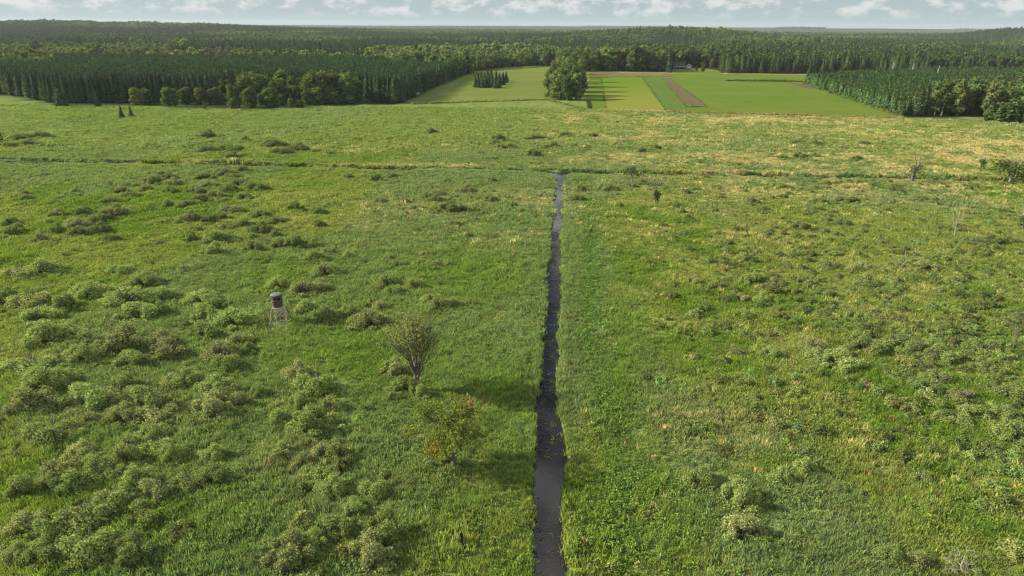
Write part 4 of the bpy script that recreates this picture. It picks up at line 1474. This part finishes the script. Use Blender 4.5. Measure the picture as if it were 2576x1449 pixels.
def dead_tree(name, seed, u, v, h, label, split=4, levels=4, spread=.6, mat='dead_wood', leaf=0, leaf_z=(0, .5), leaf_t=(.04, .07, .02), r=.16, lean=(0, 0), lsize=.2, lspread=.35, up=.2, first=.28):
    mb, tp, tl = grow(seed, h, r, split, levels, spread, up, first, 1, .74, (2, 3), lean)
    tp = scale_to(mb, tp, h)
    p = G(u, v)
    o = empty(name, (p[0], p[1], float(land_z(p[0], p[1]))))
    mb.build('trunk', M[mat], o)
    if leaf:
        rr = np.random.default_rng(seed)
        s = tp[(tp[:, 2] >= leaf_z[0] * h) & (tp[:, 2] <= leaf_z[1] * h)]
        s = np.concatenate([s, np.stack([np.zeros(6), np.zeros(6), np.linspace(max(leaf_z[0], .12), leaf_z[1], 6) * h], -1)])
        puffs(s, leaf, lspread, lsize, rr).build('crown', M['broad'], o, tint=leaf_t)
    tag(o, label, 'tree')
    return o


dead_tree('dead_tree', 5, 2292, 458, 9.6, 'branchy bare grey tree with a dark leafy patch at its heart, right marsh', 3, 5, .62, 'twig', 420, (.18, .45), (.05, .07, .03), .42, (.15, 0), .2, .6)
dead_tree('dead_tree', 6, 2470, 430, 5.6, 'small half-dead tree with leaves only around its foot on straw-coloured marsh', 4, 3, .5, 'dead_wood', 420, (.0, .5), (.05, .085, .03), .16, (0, 0), .2, .4)
dead_tree('half_dead_tree', 8, 2538, 462, 8.2, 'bushy dark tree with dead upper twigs near the right edge', 5, 4, .6, 'dead_wood', 1900, (.04, .66), (.05, .075, .025), .26, (.1, 0), .27, .9)
dead_tree('dead_tree', 9, 1590, 466, 5.4, 'small slim tree with a dark tuft of leaves by the cross ditch', 4, 3, .5, 'twig', 520, (.5, .95), (.055, .08, .03), .16, (0, 0), .2, .35)
dead_tree('half_dead_tree', 10, 1652, 518, 6.3, 'slim snag with a narrow dark leafy column and a pale bare top', 4, 3, .5, 'dead_wood', 700, (.12, .52), (.04, .06, .02), .15, (0, 0), .17, .28)
dead_tree('dead_tree', 12, 1567, 376, 6.5, 'thin bare twiggy tree beyond the cross ditch', 4, 3, .5, 'twig', 0, r=.09)
dead_tree('dead_tree', 13, 2256, 688, 6.4, 'pale bare snag with a flat twiggy head in the right scrub', 3, 4, .75, 'dead_wood', 0, r=.11, lean=(.12, 0), up=0, first=.5)
dead_tree('dead_tree', 14, 2398, 598, 7.4, 'slender grey snag standing above the dense shrub near the right edge', 4, 3, .4, 'dead_wood', 0, r=.09, first=.35)
dead_tree('half_dead_tree', 15, 2572, 578, 7.4, 'grey snag with dark leaves low down, cut by the right edge', 4, 3, .5, 'dead_wood', 380, (.05, .4), (.045, .07, .025), .11, (0, 0), .2, .5)
dead_tree('dead_tree', 16, 2548, 792 + 90, 6.5, 'faint bare snag among grey shrubs at the right edge', 4, 3, .45, 'twig', 0, r=.05)
dead_tree('dead_tree', 17, 2305, 930, 4.2, 'short bare grey snag rising from scrub right of the channel', 4, 3, .5, 'twig', 0, r=.05)
dead_tree('dead_branches', 18, 2415, 1440, 1.9, 'tangle of bleached dead branches in the grass at the bottom right', 7, 4, .95, 'dead_wood', 0, r=.024, up=-.2, first=.22)
dead_tree('dead_tree', 19, -18, 408, 9, 'dark tree at the left edge throwing a long shadow on the cross ditch', 5, 3, .6, 'bark', 1500, (.1, 1.0), (.045, .07, .022), .2, (0, 0), .3, .9)
# birches and pale trunks in the far woods
for i, (u, v, h, lab) in enumerate(((2352, 214, 15, 'straight white dead trunk rising above the young pine plantation'), (2368, 290, 12.5, 'white forked birch trunk in front of the far grove'), (2240, 196, 16, 'pale leaning birch trunk in the woods behind the plantation'), (2290, 198, 15, 'pale forked birch trunks in the woods above the box blind'))):
    p = G(u, v)
    o = empty('birch_tree', p)
    mb = MB()
    rr = np.random.default_rng(60 + i)
    b = np.array([0, 0, -.2])
    mb.tube([b, (0.1, 0, h * .5), (.35, 0, h * .95)], [.34, .28, .08], 6)
    if i:
        mb.tube([(0.05, 0, h * .3), (.9, -.3, h * .55), (1.3, -.4, h * .85)], [.24, .2, .06], 6)
        mb.tube([(.9, -.3, h * .55), (1.9, -.5, h * .62)], [.12, .05], 5)
    else:
        mb.tube([(.1, 0, h * .45), (-.5, -.1, h * .75)], [.14, .05], 5)
    mb.build('trunk', M['birch'], o)
    if i:
        c = np.stack([rr.normal(.4, 1.3, 260), rr.normal(.6, 1.0, 260), rr.uniform(.5, 1.08, 260) * h], -1)
        MB().leaves(c, rr.normal(0, 1, (260, 3)) + [0, 0, .6], .32, .7, rr.random(260), .5, rr).build('crown', M['broad'], o, tint=BROAD_T * 1.1)
    tag(o, lab, 'tree')

# ------------------------------------------------------------------ stumps
def stump(u, v, h, r, lean, label):
    p = G(u, v)
    rr = np.random.default_rng(int(u))
    mb = MB()
    pts, rad = [], []
    for i in range(6):
        t = i / 5
        pts.append((lean[0] * t + rr.normal(0, .03), lean[1] * t + rr.normal(0, .03), -.15 + (h + .15) * t))
        rad.append(r * (1.25 - .55 * t) * rr.uniform(.85, 1.15))
    mb.tube(pts, rad, 9)
    top = np.array(pts[-1])
    for i in range(5):
        a = i * 1.3
        q = top + np.array([math.cos(a), math.sin(a), 0]) * r * .45
        mb.tube([q - [0, 0, .15], q + [rr.normal(0, .04), rr.normal(0, .04), rr.uniform(.1, .3)]], [r * .3, .02], 5)
    o = mb.build('tree_stump', M['char'], loc=(p[0], p[1], float(land_z(p[0], p[1]))))
    tag(o, label, 'stump')


stump(1163, 1381, 1.05, .24, (-.12, .45), 'black rotten stump leaning in tall grass near the bottom edge')
stump(854, 1192, .8, .2, (.05, .1), 'small black stump in the scrub below the maples')

# ------------------------------------------------------------------ barrel-shaped deer blind on a timber tower
def barrel_blind():
    p = G(704, 813)
    o = empty('deer_blind', (p[0], p[1], float(land_z(p[0], p[1]))), 0.2)
    zb, R = 2.75, 0.76
    wall = MB().lathe([(R * .93, 0), (R * .95, .05), (R * .96, .85), (R * .985, .9), (R * .985, .96), (R * .96, 1.0), (R * .97, 1.72), (R * 1.0, 1.76)], 32, c=(0, 0, zb)).build('wall', M['blind_wall'], o, smooth=True)
    MB().lathe([(0, 0.02), (R * .93, .0)], 32, c=(0, 0, zb)).build('floor', M['blind_wall'], o)
    MB().lathe([(R * 1.0, -.08), (R * 1.06, -.07), (R * 1.06, .03), (R * .7, .10), (R * .3, .135), (0.001, .14)], 32, c=(0, 0, zb + 1.78)).build('roof', M['blind_roof'], o, smooth=True)
    MB().lathe([(R * .975, -.05), (R * 1.03, -.05), (R * 1.03, .05), (R * .975, .05)], 32, c=(0, 0, zb + .93)).build('band', M['blind_wall'], o)
    for a in (-1.95, -1.05, -2.95, .2, 1.4):
        w = MB()
        vs, n = [], 6
        for z0 in (1.12, 1.48):
            for t in np.linspace(a - .24, a + .24, n):
                vs.append((math.cos(t) * R * .995, math.sin(t) * R * .995, zb + z0))
        w.add(vs, [[i, i + 1, n + i + 1, n + i] for i in range(n - 1)])
        ww = w.build('window', M['dark'], wall)
        fr = MB()
        for z0 in (1.11, 1.49):
            fr.tube([(math.cos(t) * R * 1.0, math.sin(t) * R * 1.0, zb + z0) for t in np.linspace(a - .25, a + .25, 6)], [.018] * 6, 4)
        fr.build('window_frame', M['blind_wall'], wall)
    dk = .72
    for sx in (-1, 1):
        MB().box((0, sx * dk, zb - .1), (2 * dk + .2, .09, .14)).build('platform_joist', M['timber'], o)
        MB().box((sx * dk, 0, zb - .24), (.09, 2 * dk + .2, .12)).build('platform_joist', M['timber'], o)
    for i in range(8):
        MB().box((-dk + .09 + i * .18, 0, zb - .012), (.165, 1.5, .03)).build('deck_board', M['timber'], o)
    ft = 1.28
    for sx in (-1, 1):
        for sy in (-1, 1):
            MB().bar((sx * ft, sy * ft, -.2), (sx * dk, sy * dk, zb - .03), .12).build('leg', M['timber'], o)
    f = lambda sx, sy, t: np.array([sx * (ft + (dk - ft) * t), sy * (ft + (dk - ft) * t), zb * t])
    for a, b in (((-1, -1), (1, -1)), ((1, -1), (1, 1)), ((1, 1), (-1, 1)), ((-1, 1), (-1, -1))):
        MB().bar(f(*a, .12), f(*b, .82), .075).build('cross_brace', M['timber'], o)
        MB().bar(f(*b, .14), f(*a, .84), .075).build('cross_brace', M['timber'], o)
        MB().bar(f(*a, .55), f(*b, .55), .07).build('girt', M['timber'], o)
    lad = empty('ladder', (0, 0, 0))
    lad.parent = o
    y0, y1 = -1.75, -.8
    for sx in (-.28, .28):
        MB().bar((sx + .1, y0, -.1), (sx + .1, y1, zb + .02), .06).build('rail', M['timber'], lad)
    for i in range(8):
        t = (i + .7) / 8
        MB().bar((-.2, y0 + (y1 - y0) * t - .03, zb * t), (.4, y0 + (y1 - y0) * t - .03, zb * t), .045).build('rung', M['timber'], lad)
    tag(o, 'round brown barrel-shaped deer blind on a splayed timber tower with ladder', 'deer blind')


barrel_blind()


def box_blind():
    p = G(2310, 290)
    o = empty('box_blind', p, .25)
    zb = 1.9
    MB().box((0, 0, zb + .85), (2.0, 1.9, 1.7)).build('wall', M['grey_wall'], o)
    MB().box((0, -.03, zb + 1.78), (2.35, 2.25, .12), rx=.06).build('roof', M['white_paint'], o)
    MB().box((-.1, -.955, zb + 1.15), (1.3, .04, .38)).build('window', M['dark'], o)
    MB().box((-1.005, 0, zb + 1.15), (.04, 1.1, .38)).build('window', M['dark'], o)
    MB().box((0, 0, zb - .07), (2.3, 2.1, .12)).build('platform', M['timber'], o)
    for sx in (-.95, .95):
        for sy in (-.9, .9):
            MB().bar((sx * 1.15, sy * 1.15, -.1), (sx, sy, zb - .13), .1).build('leg', M['timber'], o)
    lad = empty('ladder', (0, 0, 0))
    lad.parent = o
    for sy in (-.9, -.4):
        MB().bar((-3.3, sy, -.1), (-1.1, sy, zb + .1), .09).build('rail', M['white_paint'], lad)
    for i in range(6):
        t = (i + .7) / 6.5
        MB().bar((-3.3 + 2.2 * t, -.9, zb * t + .03), (-3.3 + 2.2 * t, -.4, zb * t + .03), .06).build('rung', M['white_paint'], lad)
    tag(o, 'grey box blind with white roof on short stilts before the far grove', 'hunting blind')


box_blind()


def shelter(u, v, s, label):
    p = G(u, v)
    o = empty('field_shelter', p, .1, s)
    MB().box((0, 0, 2.35), (4.2, 2.2, .14), rx=.10).build('roof', M['white_paint'], o)
    for sx in (-1.8, 1.8):
        for sy in (-.9, .9):
            MB().bar((sx, sy, -.1), (sx, sy, 2.32 + sy * .1), .09).build('post', M['timber'], o)
    MB().box((0, .92, 1.2), (3.5, .06, 1.9)).build('back_wall', M['grey_wall'], o)
    tag(o, label, 'shelter')


shelter(1048, 243, .85, 'small white-roofed lean-to shelter in the shade of the plantation edge')
shelter(1028, 250, .5, 'tiny white-roofed lean-to close to the plantation corner spruce')

# ------------------------------------------------------------------ house and garage at the far lawn
def gable(w, d, hw, hr, ov=.4):
    """gabled roof with ridge along x, eaves at hw, ridge at hr; a slab with thickness"""
    mb = MB()
    t = .18
    for s in (-1, 1):
        a = np.array([[-w / 2 - ov, s * (d / 2 + ov), hw - .15], [w / 2 + ov, s * (d / 2 + ov), hw - .15], [w / 2 + ov, 0, hr], [-w / 2 - ov, 0, hr]])
        b = a + [0, 0, t]
        mb.add(np.concatenate([a, b]), [[0, 1, 2, 3], [4, 5, 6, 7], [0, 1, 5, 4], [1, 2, 6, 5], [2, 3, 7, 6], [3, 0, 4, 7]])
    return mb


def house():
    p = G(1706, 174.5)
    o = empty('house', p, -.05)
    w, d = 12.0, 8.0
    mb = MB().box((0, 0, 1.6), (w, d, 3.4))
    mb.add([(-w / 2, -d / 2 + .02, 3.3), (-w / 2, d / 2 - .02, 3.3), (-w / 2, 0, 6.3)], [[0, 1, 2]])
    mb.add([(w / 2, -d / 2 + .02, 3.3), (w / 2, d / 2 - .02, 3.3), (w / 2, 0, 6.3)], [[0, 1, 2]])
    mb.build('wall', M['brown_wall'], o)
    roof = gable(w, d, 3.3, 6.4).build('roof', M['roofing'], o)
    MB().box((0, .35, 6.55), (w + .6, 1.6, .14)).build('ridge_cap', M['slate'], roof)
    MB().box((-.6, .6, 6.9), (.8, .8, 1.6)).build('chimney', M['brown_wall'], roof)
    for x in (-2.6, 1.9):
        dm = MB().box((x, -2.4, 4.7), (1.9, 1.6, 1.3)).build('dormer', M['roofing'], roof)
        MB().box((x, -3.215, 4.75), (1.3, .05, .8)).build('dormer_window', M['glass'], roof)
    pr = MB().box((0, -d / 2 - 1.3, 2.95), (w + .4, 2.9, .16), rx=.14).build('porch_roof', M['slate'], o)
    for x in (-5.6, -2.8, 0, 2.8, 5.6):
        MB().box((x, -d / 2 - 2.4, 1.35), (.2, .2, 2.9)).build('porch_post', M['timber'], o)
    MB().box((0, -d / 2 - 1.3, .2), (w, 2.6, .35)).build('porch_deck', M['timber'], o)
    for x in (-4.2, -1.6, 3.9):
        MB().box((x, -d / 2 - .02, 1.7), (1.2, .06, 1.3)).build('window', M['glass'], o)
    MB().box((1.2, -d / 2 - .02, 1.35), (1.0, .06, 2.1)).build('door', M['timber'], o)
    tag(o, 'dark brown house with dormers and a long porch beside the shaggy tall spruce', 'house')
    p = G(1732, 173.5)
    o = empty('garage', p, math.pi / 2 - .12)
    mb = MB().box((0, 0, 1.5), (7, 5, 3.2))
    mb.add([(-3.5, -2.5, 3.1), (-3.5, 2.5, 3.1), (-3.5, 0, 5.0)], [[0, 1, 2]])
    mb.add([(3.5, -2.5, 3.1), (3.5, 2.5, 3.1), (3.5, 0, 5.0)], [[0, 1, 2]])
    mb.build('wall', M['lilac_wall'], o)
    r_ = gable(7, 5, 3.1, 5.05).build('roof', M['roofing'], o)
    mb = MB()
    for s in (-1, 1):
        mb.bar((-3.95, s * 2.95, 2.95), (-3.95, 0, 5.2), .28)
    mb.build('barge_board', M['white_paint'], r_)
    MB().box((-3.53, -.9, 1.5), (.06, 1.5, 2.2)).build('door', M['white_paint'], o)
    MB().box((-3.53, 1.2, 1.7), (.06, 1.2, 1.2)).build('window', M['white_paint'], o)
    MB().box((-3.53, 0, 3.6), (.06, .8, .7)).build('gable_window', M['dark'], o)
    tag(o, 'small pale gabled garage with white trim beside the brown house', 'garage')


house()

# ------------------------------------------------------------------ grass and herbs: nobody could count them
tufts = [tuft_mesh(500 + i, 24, .8, .5, .040, .5) for i in range(5)] + [herb_mesh(520 + i) for i in range(3)]
grass_coll = protos('grass_clump', tufts, [M['grass']] * 5 + [M['herb']] * 3)
big_tufts = [tuft_mesh(540 + i, 30, .8, .9, .085, .5) for i in range(4)] + [herb_mesh(560 + i, 44, .8, .85, .22) for i in range(3)]
far_coll = protos('meadow_clump', big_tufts, [M['grass']] * 4 + [M['herb']] * 3)


TRAILS = [[(700, 620), (668, 680), (642, 740), (636, 800), (640, 860), (655, 930)], [(700, 830), (790, 880), (860, 960), (880, 1060), (860, 1180), (830, 1300)]]


def grass_band(name, y0, y1, dens, coll, ng, nh, scale, label, hs=1.0):
    n = int(1.68 * (y1 ** 2 - y0 ** 2) / 2 * dens)
    yy = np.sqrt(rng.uniform(y0 * y0, y1 * y1, n))
    xx = rng.uniform(-.86, .86, n) * np.sqrt(yy * yy + CAM_H ** 2) * (1 + 0 * yy)
    u, v = UV(xx, yy)
    k = (u > -180) & (u < 2756) & inpoly(u, v, OPEN)
    ins = np.minimum(xx - edge_l(yy), edge_r(yy) - xx)
    k &= ~((ins > -.12) & (yy < Y_END + .5))
    dd = np.abs(yy - ditch_y(xx))
    k &= ~((dd < 1.9) & (rng.random(n) < .93))
    if y1 > 320:
        k &= (v > np.interp(u, [1050, 1120, 1370, 1480, 1675, 2000, 2270, 2480, 2600], [263, 263, 252, 276, 284, 293, 299, 305, 314]))
    bp = G(704, 813)
    k &= np.hypot(xx - bp[0], yy - bp[1] + .6) > 2.1
    # paths trodden by deer
    for tr in TRAILS:
        a_ = np.array([G(p_, q_)[:2] for p_, q_ in tr])
        for (x0_, y0_), (x1_, y1_) in zip(a_[:-1], a_[1:]):
            f_ = np.clip(((xx - x0_) * (x1_ - x0_) + (yy - y0_) * (y1_ - y0_)) / ((x1_ - x0_) ** 2 + (y1_ - y0_) ** 2), 0, 1)
            k &= np.hypot(xx - x0_ - f_ * (x1_ - x0_), yy - y0_ - f_ * (y1_ - y0_)) > .34
    # thin patches and open ground
    k &= rng.random(n) < (.55 + .6 * fbm(xx, yy, .12, 91))
    xx, yy, ins, dd = xx[k], yy[k], ins[k], dd[k]
    n = len(xx)
    z = land_z(xx, yy)
    t, tan, dry = marsh_tint(xx, yy, True)
    far_ = float(y0 > 140)
    t = t + (tan - t) * (dry * (.38 + .35 * far_))[:, None]
    dead = rng.random(n) < dry * (.16 + .02 * far_)
    t = np.where(dead[:, None], tan * .8 + t * .2, t)
    off = xx - edge_r(yy)
    herbp = .10 + .45 * np.exp(-((off - 5.5) / 2.0) ** 2) * (yy < 170) + .25 * sm(fbm(xx, yy, .06, 93), .52, .66)
    herb = rng.random(n) < herbp
    idx = np.where(herb, ng + rng.integers(0, nh, n), rng.integers(0, ng, n))
    wave = fbm(xx, yy * .7, .30, 95, 3)
    s = scale * rng.uniform(.7, 1.25, n) * (.45 + 1.1 * wave)
    sd = yy - ditch_y(xx)
    bank = np.exp(-(np.maximum(-ins, 0) / 1.2) ** 2) * (1 - 1.6 * sm(yy, 120, 160)) * (yy < Y_END + 1) + 1.6 * np.exp(-((sd - 2.4) / 1.0) ** 2) - 1.1 * np.exp(-((sd + 3.2) / 1.6) ** 2)
    hh = s * hs * np.where(dead, 1.35, 1.0) * (.30 + 1.4 * fbm(xx, yy, .055, 96)) * np.maximum(.4, 1 + .45 * np.clip(bank, -1.4, 1.6))
    amp = .24 if y0 < 140 else .15 if y0 < 230 else .10
    t = t * (rng.uniform(1 - amp, 1 + amp, (n, 1))) * (1 + rng.normal(0, .05 if y0 < 140 else .025, (n, 3)))
    t = np.where(herb[:, None], t * .45 + DARK * .75, t)
    tilt = rng.normal(0, .10, (n, 2)) + np.stack([np.zeros(n), .25 * (wave - .4)], -1)
    return scatter(name, np.stack([xx, yy, z], -1), rng.uniform(0, 6.28, n), np.stack([s, s, hh], -1), idx, t, coll, label, 'grass', tilt)


grass_band('marsh_grass', 30, 85, 14, grass_coll, 5, 3, .68, 'tall green marsh grass and herbs in the nearest marsh', .95)
grass_band('marsh_grass', 85, 150, 6.5, grass_coll, 5, 3, .92, 'green marsh grass across the middle marsh', .72)
grass_band('meadow_grass', 150, 235, 2.6, far_coll, 4, 3, .85, 'green and straw-coloured grass around the cross ditch', .75)
grass_band('meadow_grass', 235, 370, .9, far_coll, 4, 3, 1.3, 'pale green meadow grass beyond the cross ditch', .55)

# low scrub that merges into one mass on the right marsh, and the scraps between the left shrubs
low_sh = [shrub_leaves(450 + i, 1000, 7, .42, .045) for i in range(4)]
n = 9000
u = rng.uniform(1500, 2640, n)
v = rng.uniform(430, 1420, n)
keep = np.clip(sm(u, 1500, 1900) * (.36 + .60 * sm(u, 1750, 2350) * np.exp(-((v - 760) / 270) ** 2)) * (1 - .6 * sm(v, 950, 1200)), 0, 1) * (1 - sm(v, 1050, 1200) * (u < 2450))
P = np.array([G(a, b) for a, b in zip(u, v)])
keep = keep * (.35 + .65 * sm(fbm(P[:, 0], P[:, 1], .07, 101), .40, .60)) * (P[:, 1] < 235)
k = rng.random(n) < keep
P = P[k]
u2 = rng.uniform(-60, 1000, 2600)
v2 = rng.uniform(440, 1460, 2600)
P2 = np.array([G(a, b) for a, b in zip(u2, v2)])
su = np.array([[q[6][0], q[6][1] + 1.0] for q in todo if q[0] == 'willow_shrub'])
dm = np.min(np.hypot(P2[:, None, 0] - su[None, :, 0], (P2[:, None, 1] - su[None, :, 1])), 1)
P2 = P2[(dm < 4.0) & (rng.random(2600) < .10)]
P = np.concatenate([P, P2])
k = ~((P[:, 0] > edge_l(P[:, 1]) - 2.5) & (P[:, 0] < edge_r(P[:, 1]) + 2.5))
P = P[k]
n = len(P)
w = rng.uniform(1.0, 3.1, n)
t = (WILLOW_T * .80) * rng.uniform(.55, 1.25, (n, 1)) * (1 + rng.normal(0, .06, (n, 3)))
scatter('low_scrub', np.stack([P[:, 0], P[:, 1], land_z(P[:, 0], P[:, 1]) - .05], -1), rng.uniform(0, 6.28, n), np.stack([w, w, w * rng.uniform(.6, 1.0, n)], -1), rng.integers(0, 4, n), t,
        protos('low_scrub', low_sh, M['willow']), 'low grey-green scrub merging into the marsh grass', 'scrub')

# dark line of weeds across the far field, the dark ditch lip and field margins
pts, ts, ss = [], [], []
for (u0, v0, u1, v1, m, tt, s) in ((1828, 203.5, 2065, 206.5, 150, DARK * .6, 1.0), (1850, 202, 1975, 202.5, 60, DARK * .7, .8), (1680, 282, 2270, 297.5, 420, RUST * .75, .8), (1480, 255, 1484, 272, 26, DARK * .4, .9), (1515, 277, 1680, 282, 120, TAN * .8, .8), (1040, 262, 1375, 251, 260, MID, .9), (1375, 251, 1470, 275, 110, MID * .9, .9), (1616, 195, 1676, 279, 90, LUSH * .8, .6), (1722, 269, 1779, 269, 60, MID * .8, .7),
                                   (1664, 196, 1724, 268, 70, MID * .7, .5), (1684, 197, 1778, 267, 80, MID * .7, .5), (1482, 193.5, 1690, 193.5, 130, MID * .8, .6), (1512, 196, 1524, 275, 70, LUSH * .8, .6), (2030, 213, 2268, 296, 160, MID * .7, .9),
                                   (1060, 236, 1190, 181, 120, LUSH * .7, .9), (1190, 181, 1380, 168, 120, LUSH * .7, .9)):
    for q in np.linspace(0, 1, m):
        pts.append(G(u0 + (u1 - u0) * q + rng.normal(0, .6), v0 + (v1 - v0) * q + rng.normal(0, .35)))
        ts.append(tt * rng.uniform(.7, 1.3))
        ss.append(s * rng.uniform(.6, 1.3))
pts, ts, ss = np.array(pts), np.array(ts), np.array(ss)
n = len(pts)
scatter('field_margin_weeds', pts, rng.uniform(0, 6.28, n), ss * 1.3, rng.integers(0, 7, n), ts, far_coll, 'dark and rusty weeds along the field margins', 'weeds')

# floating leaves on the channel
n = 2600
yy = np.sqrt(rng.uniform(36 ** 2, 165 ** 2, n))
q = rng.random(n)
l, r = edge_l(yy), edge_r(yy)
side = rng.random(n) < .72
xx = np.where(side, l + (r - l) * q ** 1.5 * .75, r - (r - l) * q ** 2.2 * .5)
k = rng.random(n) < sm(fbm(xx, yy, .22, 111), .40, .6) * (.35 + .65 * np.exp(-((yy - 105) / 38) ** 2)) + .10
xx, yy = xx[k], yy[k]
n = len(xx)
pad = []
for i in range(3):
    rr = np.random.default_rng(600 + i)
    mb = MB()
    for j in range(6):
        c = np.array([rr.normal(0, .16), rr.normal(0, .16), rr.uniform(0, .03)])
        a = np.arange(7) * 6.283 / 7
        s = rr.uniform(.03, .065)
        mb.add(np.stack([c[0] + np.cos(a) * s, c[1] + np.sin(a) * s, np.full(7, c[2])], -1), [list(range(7))], rr.random())
    pad.append(mb)
scatter('floating_leaves', np.stack([xx, yy, np.full(n, -.285)], -1), rng.uniform(0, 6.28, n), rng.uniform(.7, 1.5, n), rng.integers(0, 3, n), np.array([.060, .068, .024]) * rng.uniform(.6, 1.5, (n, 1)), protos('floating_leaves', pad, M['herb']),
        'olive floating leaves speckling the dark channel water', 'water plants')

# ------------------------------------------------------------------ haze
m, N, L = new_mat('summer_haze')
out = N('ShaderNodeOutputMaterial')
pv = N('ShaderNodeVolumePrincipled')
pv.inputs['Color'].default_value = (0.80, 0.90, 1.0, 1)
pv.inputs['Density'].default_value = 0.000045
pv.inputs['Anisotropy'].default_value = 0.1
L(pv.outputs[0], out.inputs['Volume'])
o = MB().box((0, 6200, 52), (29500, 13200, 110)).build('haze', m)
tag(o, 'thin summer haze over the far woods', 'haze', kind='stuff')
